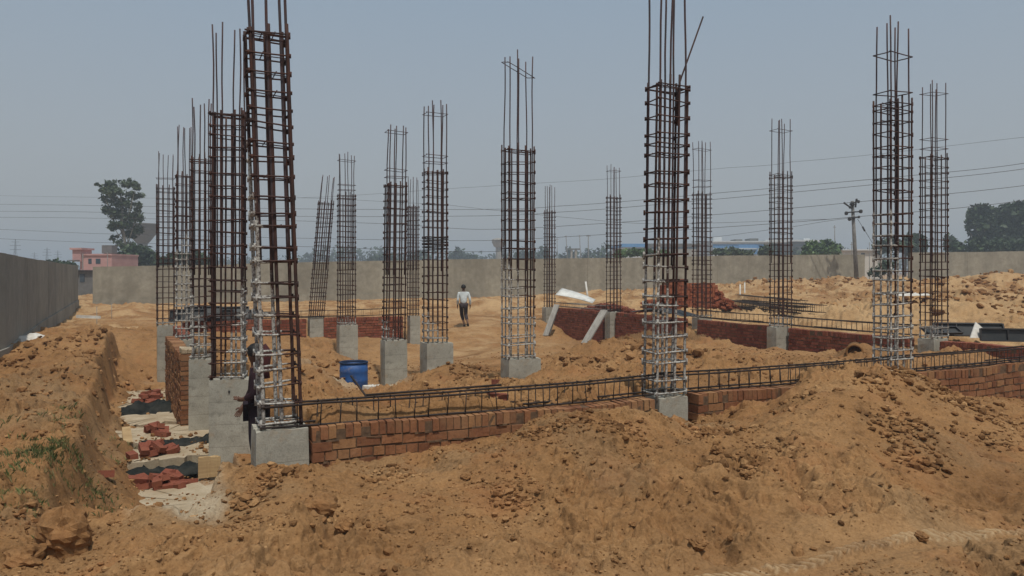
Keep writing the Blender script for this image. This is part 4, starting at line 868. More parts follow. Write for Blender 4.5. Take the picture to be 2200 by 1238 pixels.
# black formwork panels
def panel(px, py, d, w, h, rz, tilt, label, seed=0, group='black steel formwork panels', flat=False):
    p = P(px, py, d); root = empty('formwork_panel', p, rz); root.rotation_euler = (tilt, 0, rz); tag(root, label, 'formwork panel', group)
    m = MB(); m.box((0, 0, h / 2), (w, .012, h)); m.build('skin_plate', M['panel_black'], root)
    m = MB()
    for x in (-w / 2, w / 2): m.box((x, -.03, h / 2), (.03, .06, h + .01))
    for z in (0, h): m.box((0, -.03, z), (w - .032, .056, .03))
    m.build('edge_frame', M['iron'], root)
    k = int(w / .4)
    for i in range(1, k): m = MB(); m.box((-w / 2 + w * i / k, -.028, h / 2), (.02, .05, h - .034)); m.build('stiffener', M['iron'], root)
panel(2082, 722, 17.6, 1.5, .30, R(-12), R(-25), 'black formwork panel nearest the rightmost column', 1)
panel(2165, 733, 16.8, 1.1, .27, R(-14), R(-8), 'upright black formwork panel beside the white triangular board', 2)
panel(2030, 719, 17.3, .9, .25, R(10), R(-60), 'low black panel lying at the foot of the rightmost column', 3)
for k in range(5):
    p = P(405 + k * 30, 690 - (k % 2) * 4, 22.2 + k * .35); panel(405 + k * 31, 690 - (k % 2) * 5, 22.1 + k * .35, 1.0, .34 + .06 * (k % 2), R(20 + 7 * (k % 3)), R(-20 - 14 * (k % 2)),
        ['first black panel from the left on the back wall, by the far corner column', 'second black panel on the back wall, behind the trench column cluster', 'middle black panel on the back wall seen through the left cages', 'fourth black panel on the back wall, behind the slender column', 'last black panel on the back wall, left of the leaning column'][k], k, 'black panels laid on the back wall')
m = MB(); m.add([(0, 0, 0), (.62, .1, -.02), (.28, .25, .34), (0, .03, 0), (.62, .13, -.02), (.28, .28, .34)], [(0, 1, 2), (3, 5, 4), (0, 3, 4, 1), (1, 4, 5, 2), (2, 5, 3, 0)]); o = m.build('white_board', M['white_wash'], None, P(2085, 726, 16.9)); tag(o, 'white triangular board propped among the black panels at the right', 'board')
# clay pipe end on the soil
def pipe():
    p = P(1836, 757, 15.2); z = H(p.x, p.y); root = empty('clay_pipe', (p.x, p.y, z + .015), R(-25)); tag(root, 'short soil-covered clay pipe with a dark open end facing the camera', 'pipe')
    b = MB(); n = 22; vs = []; L = .75
    for (r, y) in ((.13, 0), (.17, -.01), (.175, .12), (.155, .16), (.155, L), (.12, L)):
        for k in range(n): a = 2 * math.pi * k / n; vs.append((r * math.cos(a), y, r * math.sin(a)))
    f = []
    for i in range(5):
        for k in range(n): f.append((i * n + k, (i + 1) * n + k, (i + 1) * n + (k + 1) % n, i * n + (k + 1) % n))
    for k in range(n): f.append((k, (k + 1) % n, 5 * n + (k + 1) % n, 5 * n + k))
    b.add(vs, f, smooth=True); b.build('pipe_shell', M['clod'], root)
pipe()
# brick stack and tumbled bricks
def bricks_stack():
    rnd = random.Random(5); x0, y0 = px_xy(1478, 31.5); z = H(x0, y0); o3 = Vector((x0, y0, z)); m = MB(); Rz = Matrix.Rotation(R(8), 3, 'Z')
    rows = 15
    for k in range(rows):
        zz = .04 + k * .085; w0 = -1.15 + (.0 if k < 12 else .25); w1 = 1.15 + (rows - k) * .05 - (0 if k < 13 else .9)
        n = int((w1 - w0) / .125)
        for i in range(n):
            if k >= 13 and (i < 1 or i > 6): continue
            for dy in (0, .24):
                m.box(Rz @ Vector((w0 + i * .125 + rnd.uniform(-.008, .008), dy + rnd.uniform(-.02, .02), zz)), (.112, .23, .075), Rz, jit=.004, rnd=rnd)
    for i in range(150):
        x = 1.1 + abs(rnd.gauss(0, .45)); hh = max(0, .95 - (x - 1.1) * .8); m.box((x, rnd.uniform(-.35, .45) + .2 * x, rnd.uniform(0, hh)), (.23, .11, .075), Matrix.Rotation(rnd.uniform(0, 3), 3, 'Z') @ Matrix.Rotation(rnd.uniform(-.5, .5), 3, 'Y'))
    for i in range(60):
        m.box((-1.35 - abs(rnd.gauss(0, .25)), rnd.uniform(-.3, .3), rnd.uniform(0, .35)), (.23, .11, .075), Matrix.Rotation(rnd.uniform(0, 3), 3, 'Z') @ Matrix.Rotation(rnd.uniform(-.5, .5), 3, 'Y'))
    o = m.build('stacked_bricks', M['brick_stack'], None, o3); tag(o, 'tall stack of orange red bricks behind the right wall', 'bricks', kind='stuff')
    m = MB(); x0, y0 = px_xy(1302, 34); z = H(x0, y0)
    for i in range(330):
        x = rnd.gauss(0, .8); hh = .42 * math.exp(-x * x / 1.4) * rnd.random(); m.box((x, rnd.uniform(-.5, .5), hh + .03), (.23, .11, .075), Matrix.Rotation(rnd.uniform(0, 3), 3, 'Z') @ Matrix.Rotation(rnd.uniform(-.5, .5), 3, 'Y'))
    o = m.build('tumbled_bricks', M['brick_loose'], None, (x0, y0, z)); tag(o, 'low heap of tumbled red bricks behind the leaning boards', 'bricks', kind='stuff')
bricks_stack()
crumple('dark_tarpaulin', 'dark grey tarpaulin draped on the right wall left of the brick stack', 14.7, 15.6, 11.6, 14.6, .62, 15, .16, M['panel_black'], 'tarpaulin')

# ------------------------------------------------------------------ people
def skin_mesh(name, pts, edges, radii, mat, parent=None, sub=2, root=0):
    me = bpy.data.meshes.new(name); me.from_pydata([Vector(p) for p in pts], edges, []); o = bpy.data.objects.new(name, me); scene.collection.objects.link(o)
    md = o.modifiers.new('s', 'SKIN'); md.use_smooth_shade = True
    sv = me.skin_vertices[0].data if me.skin_vertices else None
    if sv is None:
        bm_ = __import__('bmesh').new(); bm_.from_mesh(me); bm_.verts.layers.skin.verify(); bm_.to_mesh(me); bm_.free(); sv = me.skin_vertices[0].data
    for i, r_ in enumerate(radii):
        sv[i].radius = r_ if isinstance(r_, tuple) else (r_, r_); sv[i].use_root = (i == root)
    o.modifiers.new('u', 'SUBSURF').levels = sub; o.modifiers['u'].render_levels = sub
    bpy.context.view_layer.update(); dg = bpy.context.evaluated_depsgraph_get(); m2 = bpy.data.meshes.new_from_object(o.evaluated_get(dg)); m2.name = name
    o.modifiers.clear(); o.data = m2; m2.materials.clear(); m2.materials.append(mat)
    if parent is not None: o.parent = parent
    return o
def make_person(loc, rz, scale, label, J, mats, hairlen=0):
    """J: joints in metres, x right, y forward, z up; the body is one skin, clothes are children"""
    root = empty('person', loc, rz); tag(root, label, 'person'); root.scale = (scale,) * 3
    pts = []; ed = []; rad = []
    def v(p, r, prev=None):
        pts.append(Vector(p)); rad.append(r)
        if prev is not None: ed.append((prev, len(pts) - 1))
        return len(pts) - 1
    pel = v(J['pelvis'], (.13, .10)); wa = v(J['waist'], (.115, .085), pel); ch = v(J['chest'], (.145, .10), wa); nb = v(J['neckb'], (.07, .06), ch); ne = v(J['neck'], .052, nb)
    h1 = v(J['jaw'], (.062, .07), ne); h2 = v(J['head'], (.078, .092), h1); v(J['crown'], (.06, .07), h2)
    for s in ('l', 'r'):
        sg = -1 if s == 'l' else 1
        sh = v(J['sh' + s], .052, ch); el = v(J['el' + s], .038, sh); wr = v(J['wr' + s], .026, el); pa = v(J['pa' + s], (.036, .018), wr)
        d = (Vector(J['pa' + s]) - Vector(J['wr' + s])).normalized(); side = Vector((0, 1, 0)) if abs(d.y) < .8 else Vector((1, 0, 0)); side = (side - d * side.dot(d)).normalized(); bend = side.cross(d) * sg
        for k, ln in enumerate((.068, .080, .074, .058)):
            b0 = Vector(J['pa' + s]) + side * (.027 - .018 * k) + d * .03; f1 = v(b0, .0095, pa); f2 = v(b0 + d * ln * .5 + bend * .006, .0085, f1); v(b0 + d * ln * .9 + bend * .022, .007, f2)
        t0 = Vector(J['pa' + s]) + side * .036 - d * .018; t1 = v(t0, .011, pa); v(t0 + side * .02 + d * .04, .009, t1)
        hp = v(J['hip' + s], .085, pel); kn = v(J['kn' + s], .058, hp); ca = v(J['ca' + s], .050, kn); an = v(J['an' + s], .036, ca); he = v(J['to' + s], (.038, .026), an)
    skin_mesh('body', pts, ed, rad, mats['skin'], root, 2)
    # face: nose, ears
    hd = Vector(J['head']); fw = Vector(J.get('face', (0, 1, 0))).normalized(); rt = fw.cross(Vector((0, 0, 1)))
    m = MB(); m.tube([hd + fw * .088 + Vector((0, 0, .01)), hd + fw * .108 - Vector((0, 0, .03))], [.010, .016], 6)
    for sg in (-1, 1): m.tube([hd + rt * .078 * sg + Vector((0, 0, .02)), hd + rt * .092 * sg - Vector((0, 0, .025))], [.016, .01], 6)
    m.build('face_features', mats['skin'], root)
    # hair cap
    b = MB(); n = 18; vs = []; fs = []; rows = 9; cz = Vector((0, 0, .012))
    for i in range(rows + 1):
        th = (i / rows) * math.pi * .62
        for k in range(n):
            ph = 2 * math.pi * k / n; q = rt * math.sin(th) * math.cos(ph) * .098 + fw * math.sin(th) * math.sin(ph) * .112 + Vector((0, 0, math.cos(th) * .112))
            if math.sin(ph) > .35 and th > 1.1: q = q * .86
            w_ = 1 + .05 * math.sin(k * 5 + i * 3); vs.append(hd + cz - fw * .012 + q * w_)
    for i in range(rows):
        for k in range(n): fs.append((i * n + k, (i + 1) * n + k, (i + 1) * n + (k + 1) % n, i * n + (k + 1) % n))
    b.add(vs, fs, smooth=True); b.build('hair', mats['hair'], root)
    if hairlen: m = MB(); m.tube([hd - fw * .06 + Vector((0, 0, .08)), hd - fw * .105, hd - fw * .10 - Vector((0, 0, .20)), hd - fw * .10 - Vector((0, 0, hairlen))], [.08, .098, .07, .08], 12); m.build('headscarf', mats['scarf'], root)
    # shirt
    sp = [J['waist_lo'], J['waist'], J['chest'], J['neckb']]; se = [(0, 1), (1, 2), (2, 3)]; sr = [(.152, .122), (.142, .108), (.170, .122), (.085, .075)]
    for s in ('l', 'r'):
        i = len(sp); sp += [J['sh' + s], J['el' + s], Vector(J['wr' + s]).lerp(Vector(J['el' + s]), mats.get('cuff', .12))]; se += [(2, i), (i, i + 1), (i + 1, i + 2)]; sr += [.068, .052, .043]
    skin_mesh('shirt', sp, se, sr, mats['top'], root, 2, 2)
    # trousers
    tp = [J['pelvis']]; te = []; tr = [(.155, .122)]
    for s in ('l', 'r'):
        i = len(tp); e = Vector(J['ca' + s]).lerp(Vector(J['an' + s]), mats.get('hem', .3)); tp += [J['hip' + s], J['kn' + s], J['ca' + s], e]; te += [(0, i), (i, i + 1), (i + 1, i + 2), (i + 2, i + 3)]; tr += [.103, .078, .070, .062]
    skin_mesh('trousers', tp, te, tr, mats['legs'], root, 2, 0)
    for s in ('l', 'r'):
        a = Vector(J['an' + s]); t = Vector(J['to' + s]); dd = (t - a); dd.z = 0; dd.normalize(); m = MB(); base = min(a.z, t.z)
        m.tube([a - dd * .055 - Vector((0, 0, .045)), a - Vector((0, 0, .035)), a.lerp(t, .6) - Vector((0, 0, .025)), t + dd * .05 - Vector((0, 0, .012))], [.034, .045, .046, .026], 10); m.build('shoe', mats['shoe'], root)
walk = dict(pelvis=(0, 0, .93), waist_lo=(0, .0, .90), waist=(0, .01, 1.10), chest=(0, .03, 1.30), neckb=(0, .03, 1.43), neck=(0, .04, 1.48), jaw=(0, .05, 1.53), head=(0, .05, 1.60), crown=(0, .045, 1.67),
    shl=(-.19, .02, 1.37), ell=(-.235, -.03, 1.10), wrl=(-.24, .08, .88), pal=(-.24, .11, .81), shr=(.19, .02, 1.37), elr=(.26, -.02, 1.10), wrr=(.27, .06, .87), par=(.27, .08, .80),
    hipl=(-.09, 0, .88), knl=(-.06, .20, .50), cal=(-.02, .16, .34), anl=(.03, .06, .09), tol=(.05, .19, .05), hipr=(.09, 0, .88), knr=(.09, .06, .48), car=(.12, -.10, .34), anr=(.15, -.28, .17), tor=(.17, -.19, .08), face=(.1, 1, 0))
px_, py_ = px_xy(996, 30); make_person((px_, py_, H(px_, py_) + .0), R(8), 1.0, 'man walking away in a white long-sleeved shirt and dark trousers', walk, dict(skin=M['skin'], hair=M['hair'], top=M['shirt'], legs=M['trousers'], shoe=M['shoe'], hem=.3))
stand = dict(pelvis=(0, 0, .86), waist_lo=(0, .0, .80), waist=(0, .0, 1.02), chest=(0, .0, 1.20), neckb=(0, .0, 1.32), neck=(0, .01, 1.37), jaw=(0, .02, 1.42), head=(0, .02, 1.49), crown=(0, .02, 1.56),
    shl=(-.165, 0, 1.26), ell=(-.25, .04, 1.02), wrl=(-.14, .17, .96), pal=(-.07, .20, .96), shr=(.165, 0, 1.26), elr=(.25, .04, 1.03), wrr=(.20, .14, .84), par=(.18, .18, .78),
    hipl=(-.08, 0, .82), knl=(-.09, .02, .45), cal=(-.09, .0, .32), anl=(-.09, -.01, .09), tol=(-.10, .12, .05), hipr=(.08, 0, .82), knr=(.09, .02, .45), car=(.09, .0, .32), anr=(.09, -.01, .09), tor=(.10, .12, .05), face=(.2, 1, 0))
px_, py_ = px_xy(551, 9.3); make_person((px_, py_, -.46), R(110), 1.03, 'person in dark maroon clothes and red headscarf standing behind the nearest pedestal', stand, dict(skin=M['skin'], hair=M['hair'], top=M['maroon'], legs=M['dark_cloth'], shoe=M['shoe'], scarf=M['scarf'], hem=.8, cuff=.3), hairlen=.30)

# ------------------------------------------------------------------ trees, far buildings, towers
FZ0 = .5
def foliage(cl, n, s, seed, mat, name, parent, origin, depth_k=1.0):
    """leaf-sized quads gathered in sprays inside each clump (centre, radii)"""
    r_ = np.random.RandomState(seed); V = []; vol = np.array([c[3] * c[4] for c in cl]); cnt = np.maximum(6, (n * vol / vol.sum()).astype(int))
    for (cx, cy, cz, rx, rz, ry), k in zip(cl, cnt):
        ns = max(3, k // 14); sc = r_.normal(0, 1, (ns, 3)); sc /= np.linalg.norm(sc, axis=1)[:, None]; sc *= (r_.uniform(.25, 1.0, (ns, 1)) ** .6); sc *= np.array([rx, ry, rz])
        idx = r_.randint(0, ns, k); c = sc[idx] + r_.normal(0, 1, (k, 3)) * np.array([rx, ry, rz]) * .24 + np.array([cx, cy, cz])
        a = r_.normal(0, 1, (k, 3)); a /= np.linalg.norm(a, axis=1)[:, None]; b = r_.normal(0, 1, (k, 3)); b -= a * (a * b).sum(1)[:, None]; b /= np.linalg.norm(b, axis=1)[:, None]
        w = s * r_.uniform(.6, 1.4, (k, 1)); a *= w; b *= w * r_.uniform(.35, .7, (k, 1))
        V.append(np.stack([c - a, c + b, c + a, c - b], 1).reshape(-1, 3))
    V = np.vstack(V) - np.array(origin); Fq = np.arange(len(V)).reshape(-1, 4); return np_mesh(name, V, Fq, mat, False, parent)
def tree(name, label, px, pybase, d, clumps, n, leaf, mat='leaf', bark='bark', seed=1, trunk=None, group=None, cat='tree', tr=.2, limbs=True, base=None, tight=1.0):
    p = P(px, pybase, d); z0 = H(p.x, p.y, False) if base is None else base; o = Vector((p.x, p.y, z0)); root = empty(name, o); tag(root, label, cat, group, 'thing'); rnd = random.Random(seed); k = d / F; cl = []
    for (cx, cy, rx, ry) in clumps: q = P(cx, cy, d); cl.append((q.x, q.y + rnd.uniform(-1, 1) * rx * k * .8, q.z, rx * k * tight, ry * k * tight * 1.2, rx * k * .9 * tight))
    foliage(cl, n, leaf, seed, M[mat], 'crown', root, o)
    m = MB(); top = trunk or [(clumps[0][0], clumps[0][1])]; pts = [Vector((0, 0, -.3))] + [P(a, b, d) - o for a, b in top]; kk = len(pts)
    m.tube(pts, [tr * (1 - .65 * i / (kk - 1)) for i in range(kk)], 8); m.build('trunk', M[bark], root)
    if limbs:
        for i, c in enumerate(cl):
            t = rnd.uniform(.35, .95); j = min(kk - 2, int(t * (kk - 1))); a = pts[j].lerp(pts[j + 1], t * (kk - 1) - j); e = Vector(c[:3]) - o
            if e.z < a.z: a = pts[max(0, j - 1)].lerp(pts[j], .5)
            mid = a.lerp(e, .5) + Vector((0, 0, -.08 * (e - a).length)); m = MB(); m.tube([a, mid, e], [tr * .35, tr * .22, tr * .08], 5); m.build('limb', M[bark], root)
    return root
tree('eucalyptus_tree', 'tall ragged eucalyptus tree with pale trunk behind the boundary wall at the left', 268, 580, 100,
     [(232,395,20,9),(265,392,22,9),(296,402,12,8),(250,412,26,11),(282,418,22,9),(232,428,17,11),(262,438,26,12),(298,448,12,11),(228,450,14,10),(248,460,25,12),(281,468,21,12),(305,470,9,11),(262,484,24,9),(243,486,15,9),(290,492,16,11),(272,503,18,9),(243,512,10,7),(262,524,15,11),(283,530,11,9),(225,410,11,6),(216,398,9,4),(278,541,13,9)],
     6200, .21, 'leaf', seed=2, trunk=[(270, 565), (271, 540), (267, 510), (262, 480), (262, 440), (258, 410)], tr=.24, tight=.80)
tree('bush', 'dark bush at the foot of the eucalyptus and water tower', 292, 580, 96, [(262,555,16,12),(290,548,22,16),(318,552,20,14),(332,562,12,8),(300,562,30,9)], 2600, .32, 'leaf_dark', 'bark_dark', 3, tr=.1, limbs=False, cat='bush')
tree('bush', 'low olive bush behind the wall, seen through the leftmost cages', 400, 580, 90, [(350,563,16,8),(385,556,22,10),(420,556,26,12),(445,563,16,8)], 1500, .35, 'leaf_dark', 'bark_dark', 4, tr=.1, limbs=False, cat='bush')
tree('bush', 'low scrub showing over the corner where the left wall ends', 130, 578, 90, [(118,566,12,5),(140,568,14,4),(100,562,8,3)], 500, .25, 'leaf_dark', 'bark_dark', 5, tr=.08, limbs=False, cat='bush')
RT = 'tall trees beyond the right wall'
tree('tall_tree', 'pale rounded tree standing a little apart at the left of the tall right trees', 2108, 575, 130, [(2112,448,20,10),(2098,462,17,11),(2124,462,17,12),(2088,478,14,11),(2108,482,22,12),(2128,486,15,12),(2078,490,9,6),(2100,500,17,8),(2120,508,15,10),(2106,522,20,10)], 3400, .42, 'leaf_dark', seed=6, trunk=[(2108, 550), (2110, 510), (2112, 470)], tr=.3, tight=.86, group=RT)
tree('tall_tree', 'dense dark tree in the middle of the tall right trees', 2162, 575, 128, [(2160,452,17,10),(2182,446,18,9),(2150,470,18,12),(2175,470,24,14),(2150,495,24,14),(2178,500,26,15),(2160,525,32,15)], 4200, .45, 'leaf_dark', seed=7, trunk=[(2162, 550), (2165, 510), (2167, 470)], tr=.35, tight=.86, group=RT)
tree('tall_tree', 'largest dark tree cut by the right edge of the picture', 2225, 575, 126, [(2205,442,18,9),(2228,436,20,9),(2200,465,22,14),(2232,465,24,16),(2210,495,26,16),(2240,505,26,18),(2212,525,32,16)], 4200, .45, 'leaf_dark', seed=8, trunk=[(2225, 550), (2222, 510), (2222, 470)], tr=.35, tight=.86, group=RT)
tree('bush', 'hedge of mid green bushes under the tall right trees', 2120, 575, 110, [(2065,535,16,10),(2095,530,20,12),(2130,530,20,12),(2165,532,22,12),(2200,530,22,12),(2050,530,10,10)], 2600, .35, 'leaf_dark', 'bark_dark', 9, tr=.1, limbs=False, cat='bush')
tree('round_tree', 'small dark tree between the two right hand columns', 1968, 575, 120, [(1960,520,16,12),(1975,528,16,12),(1950,535,14,10),(1968,512,10,7)], 1500, .36, 'leaf_dark', 'bark_dark', 10, tr=.15, limbs=False)
tree('round_tree', 'dark tree seen through the left tall front column on the right', 1912, 575, 120, [(1905,530,16,12),(1925,524,14,10),(1890,538,12,9)], 1200, .36, 'leaf_dark', 'bark_dark', 11, tr=.15, limbs=False)
tree('round_tree', 'tree just right of the rightmost column', 2050, 575, 150, [(2045,528,12,14),(2038,518,8,10)], 700, .42, 'leaf_dark', 'bark_dark', 12, tr=.15, limbs=False)
tree('bush', 'bright bush in front of the long white roof', 1762, 575, 105, [(1735,538,14,9),(1755,532,16,11),(1780,530,16,11),(1798,534,12,9),(1772,541,24,7),(1745,545,22,6)], 2600, .28, 'leaf_bright', 'bark_dark', 13, tr=.08, limbs=False, cat='bush')
tree('bush', 'low green bush below the blue factory', 1590, 575, 105, [(1545,543,16,6),(1575,541,16,7),(1600,546,18,5),(1645,540,14,9)], 1500, .28, 'leaf', 'bark_dark', 14, tr=.08, limbs=False, cat='bush')
tree('bush', 'yellow green bush below the small blue roof', 1365, 575, 105, [(1335,545,14,6),(1360,543,18,7),(1390,543,16,7),(1420,545,14,6)], 1600, .28, 'leaf_bright', 'bark_dark', 15, tr=.08, limbs=False, cat='bush')
tree('bush', 'bush growing at the foot of the electric pole', 1903, 600, 70, [(1890,580,16,8),(1905,572,12,8),(1878,586,12,6)], 600, .2, 'leaf_dark', 'bark_dark', 16, tr=.05, limbs=False, cat='bush')
for (px, w, h, d, lab, sd) in [(820, 34, 14, 260, 'dark round tree on the skyline left of the dark column beside the drum', 20), (985, 22, 22, 300, 'distant dark tree left of the domed water tower', 21), (1012, 16, 12, 300, 'small distant tree between the walking man and the domed tower', 22),
                               (1170, 16, 26, 300, 'distant dark tree behind the farthest column', 23), (1222, 18, 22, 300, 'distant tree under the thin leaning masts', 24), (1295, 40, 28, 280, 'broad distant tree mound left of the small blue roof', 25),
                               (1665, 26, 30, 240, 'dark tree at the right end of the blue factory', 26), (1715, 24, 22, 240, 'dark tree in front of the long white roof', 27), (1825, 18, 20, 240, 'distant tree left of the electric pole', 28), (905, 18, 20, 300, 'distant tree between the two dark columns', 29), (1130, 26, 22, 300, 'distant trees seen through the central column', 30)]:
    tree('distant_tree', lab, px, 572, d, [(px, 562 - h * .55, w * .55, h * .5), (px - w * .5, 562 - h * .25, w * .5, h * .5), (px + w * .5, 562 - h * .28, w * .5, h * .5), (px, 563, w, h * .4)], 700, .9 * d / 300, 'leaf_dark', 'bark_dark', sd, tr=.2, limbs=False, group='distant trees on the skyline')
def treeline():
    r_ = np.random.RandomState(77); cl = []; x = -560.0
    while x < 620:
        d = 420 + 40 * math.sin(x * .02); h = (9.2 if x > -100 else 6.0 if x > -200 else 3.5) + 2.8 * abs(math.sin(x * .031 + 1) * math.sin(x * .013)) + r_.uniform(0, 2.0); cl.append((x, d, FZ0 + h * .55, 7.5, h * .55, 6)); x += 7
    o = foliage(cl, 26000, 1.1, 5, M['leaf_dark'], 'treeline', None, (0, 0, 0)); tag(o, 'low dark line of far trees along the whole horizon', 'treeline', kind='stuff')
treeline()
def palm():
    d = 118; o = P(1944, 575, d); o.z = FZ0; root = empty('palm_tree', o); tag(root, 'small palm tree between the two right hand columns', 'palm', kind='thing'); top = P(1944, 524, d) - o
    m = MB(); m.tube([Vector((0, 0, -.3)), top * .5 + Vector((.1, 0, 0)), top], [.22, .17, .15], 8); m.build('trunk', M['bark_dark'], root); rnd = random.Random(2)
    for i in range(16):
        a = i * 2.4; m = MB(); dr = Vector((math.cos(a), math.sin(a), 0)); vs = []; n = 7; up = rnd.uniform(.4, 1.4)
        for k in range(n + 1):
            t = k / n; c = top + dr * 1.9 * t + Vector((0, 0, up * t - 1.5 * t * t)); sd_ = Vector((-dr.y, dr.x, 0)) * (.28 * math.sin(math.pi * min(1, t * .9 + .1))); vs += [c - sd_ - Vector((0, 0, .1)), c + Vector((0, 0, .04)), c + sd_ - Vector((0, 0, .1))]
        m.add(vs, [(3 * k + j, 3 * k + j + 1, 3 * k + j + 4, 3 * k + j + 3) for k in range(n) for j in (0, 1)]); m.build('frond', M['leaf_dark'], root)
palm()
def water_tower(px, d, topw, pytop, pylip, pyneck, shaftw, mat, label, dome=False):
    k = d / F; o = P(px, 575, d); o.z = FZ0; root = empty('water_tower', o); tag(root, label, 'water tower', kind='thing'); zt = zy(pytop, d) - FZ0; zl = zy(pylip, d) - FZ0; zn = zy(pyneck, d) - FZ0; R_ = topw * k / 2; r = shaftw * k / 2
    b = MB(); b.lathe([(r * .95, zn), (r * 1.5, zn + (zl - zn) * .22), (R_ * .97, zl), (R_, zl + .05), (R_, zt - .25), (R_ * 1.03, zt - .25), (R_ * 1.03, zt), (R_ * .9, zt + (.0 if not dome else (zt - zl) * .4)), (.01, zt + (.3 if not dome else (zt - zl) * .8))], 32); b.build('tank', mat, root)
    s_ = MB(); s_.lathe([(r * 1.12, -1), (r * 1.0, zn * .3), (r * .93, zn + .03)], 24); s_.build('shaft', mat, root)
water_tower(306, 200, 66, 481, 495, 524, 22, M['tower'], 'dark funnel-shaped concrete water tower beside the eucalyptus tree')
water_tower(1072, 330, 30, 516, 522, 532, 15, M['tower_far'], 'small pale domed water tower on the skyline', dome=True)
def building(name, label, px0, px1, pyt, d, depth, mat, parts, base=576, cat='building'):
    a = P(px0, pyt, d); b = P(px1, pyt, d); o = Vector(((a.x + b.x) / 2, d, FZ0)); root = empty(name, o); tag(root, label, cat, kind='thing'); w = b.x - a.x; h = a.z - FZ0
    m = MB(); m.box((0, depth / 2, (h - 1) / 2), (w, depth, h + 1)); m.build('walls', mat, root); k = d / F
    for (nm, x0, y0, x1, y1, mt, fr, dp) in parts:   # name, photo box, material, how far in front of the facade, depth
        q0 = P(x0, y1, d); q1 = P(x1, y0, d); m = MB(); m.box(((q0.x + q1.x) / 2 - o.x, -fr + dp / 2, (q0.z + q1.z) / 2 - FZ0), (q1.x - q0.x, dp, q1.z - q0.z)); m.build(nm, M[mt], root)
    return root
building('pink_house', 'pink plastered house with a grey water tank on its roof, far left', 172, 240, 547, 85, 6, M['pink'],
    [('parapet', 171, 545.5, 241, 549, 'pink', .12, 6.2), ('stair_tower', 160, 535, 178, 562, 'pink', .4, 2.2), ('stair_slab', 156, 533, 182, 537, 'pink', .6, 2.6), ('roof_tank', 203, 526, 225, 544, 'tank_grey', -1.5, 1.2), ('tank_stand', 206, 543.8, 222, 546.5, 'tank_grey', -1.6, 1.0), ('canopy', 157, 559, 176, 561, 'tank_grey', .9, 1.2), ('window', 206, 556, 216, 567, 'glass_dark', .03, .1), ('window', 190, 556, 197, 567, 'glass_dark', .03, .1)])
building('low_shed', 'dark low sheds in the gap between the left wall and the back wall', 163, 203, 583, 60, 4, M['tank_grey'], [('doorway', 172, 589, 182, 606, 'glass_dark', .03, .1), ('roof', 161, 580.5, 205, 584, 'iron', .2, 4.6)])
building('blue_factory', 'blue and white striped factory on the skyline right of the tall middle front column', 1532, 1642, 521, 250, 30, M['white_clad'],
    [('blue_band', 1532, 525, 1642, 533, 'blue_clad', .1, .4), ('blue_band', 1532, 536, 1587, 541, 'blue_clad', .1, .4), ('white_band', 1587, 533.2, 1625, 535.8, 'white_clad', .5, .4), ('blue_wing', 1586, 526, 1627, 546, 'blue_clad', .35, .8), ('roof_edge', 1530, 518, 1690, 521, 'white_clad', .6, 30), ('roof_room', 1541, 508, 1560, 518, 'white_clad', -5, 6), ('roof_room', 1590, 513, 1605, 518, 'tower', -5, 6), ('roof_room', 1622, 511, 1640, 518, 'tower', -5, 6), ('window_strip', 1590, 537, 1624, 541, 'glass_dark', .40, .1)])
building('white_warehouse', 'long low warehouse with a thin white roof behind dark trees', 1680, 1752, 521, 270, 30, M['tower'],
    [('roof', 1640, 516, 1764, 519.5, 'white_clad', 2, 34), ('roof_room', 1738, 511, 1752, 516, 'white_clad', -5, 6), ('window_strip', 1700, 525, 1745, 529, 'glass_dark', .06, .1)])
building('blue_roofed_hall', 'hall with a light blue roof behind the far right row of columns', 1338, 1384, 531, 230, 25, M['white_clad'], [('blue_roof', 1335, 524, 1386, 531.5, 'blue_clad', .8, 26), ('window_strip', 1342, 534, 1380, 538, 'glass_dark', .05, .1)])
building('white_shed', 'low white shed to the right of the electric pole', 1812, 1890, 538, 120, 8, M['white_wash'], [('roof', 1808, 536, 1893, 538.5, 'white_clad', .4, 9), ('doorway', 1850, 544, 1858, 556, 'glass_dark', .03, .1)])
building('grey_hall', 'pale grey flat building seen through the middle front column', 1395, 1500, 526, 240, 20, M['tower_far'], [('roof', 1392, 523.5, 1503, 526, 'tower', .5, 21), ('window_strip', 1400, 531, 1496, 535, 'glass_dark', .05, .1)])
building('gate_frame', 'small pale concrete gate frame on the skyline under the thin masts', 1226, 1230, 537, 220, .6, M['tower_far'], [('second_leg', 1235, 537, 1240, 562, 'tower_far', .0, .6), ('lintel_slab', 1221, 534, 1246, 537, 'tower', .2, 1.2)], cat='frame')
def pylon(px, pyt, d, label, wpx=10):
    k = d / F; o = P(px, 575, d); o.z = FZ0; root = empty('power_pylon', o); tag(root, label, 'pylon', 'distant lattice pylons'); h = zy(pyt, d) - FZ0; w = wpx * k / 2; m = MB(); r = .07 * d / 300
    for sx in (-1, 1):
        for sy in (-1, 1): m.tube([(sx * w, sy * w, -1), (sx * w * .25, sy * w * .25, h * .75), (sx * .05, sy * .05, h)], r, 4)
    for i in range(9):
        z0, z1 = h * .75 * i / 9, h * .75 * (i + 1) / 9; s0, s1 = w * (1 - .75 * i / 9), w * (1 - .75 * (i + 1) / 9); m.tube([(-s0, -s0, z0), (s1, -s1, z1)], r * .7, 4); m.tube([(s0, -s0, z0), (-s1, -s1, z1)], r * .7, 4)
    m.build('lattice_tower', M['iron'], root)
    for z in (.70, .82, .92): m = MB(); q = w * (2.4 if z < .9 else 1.7); m.tube([(-q, 0, h * z), (q, 0, h * z)], r * 1.2, 4); m.build('crossarm', M['iron'], root)
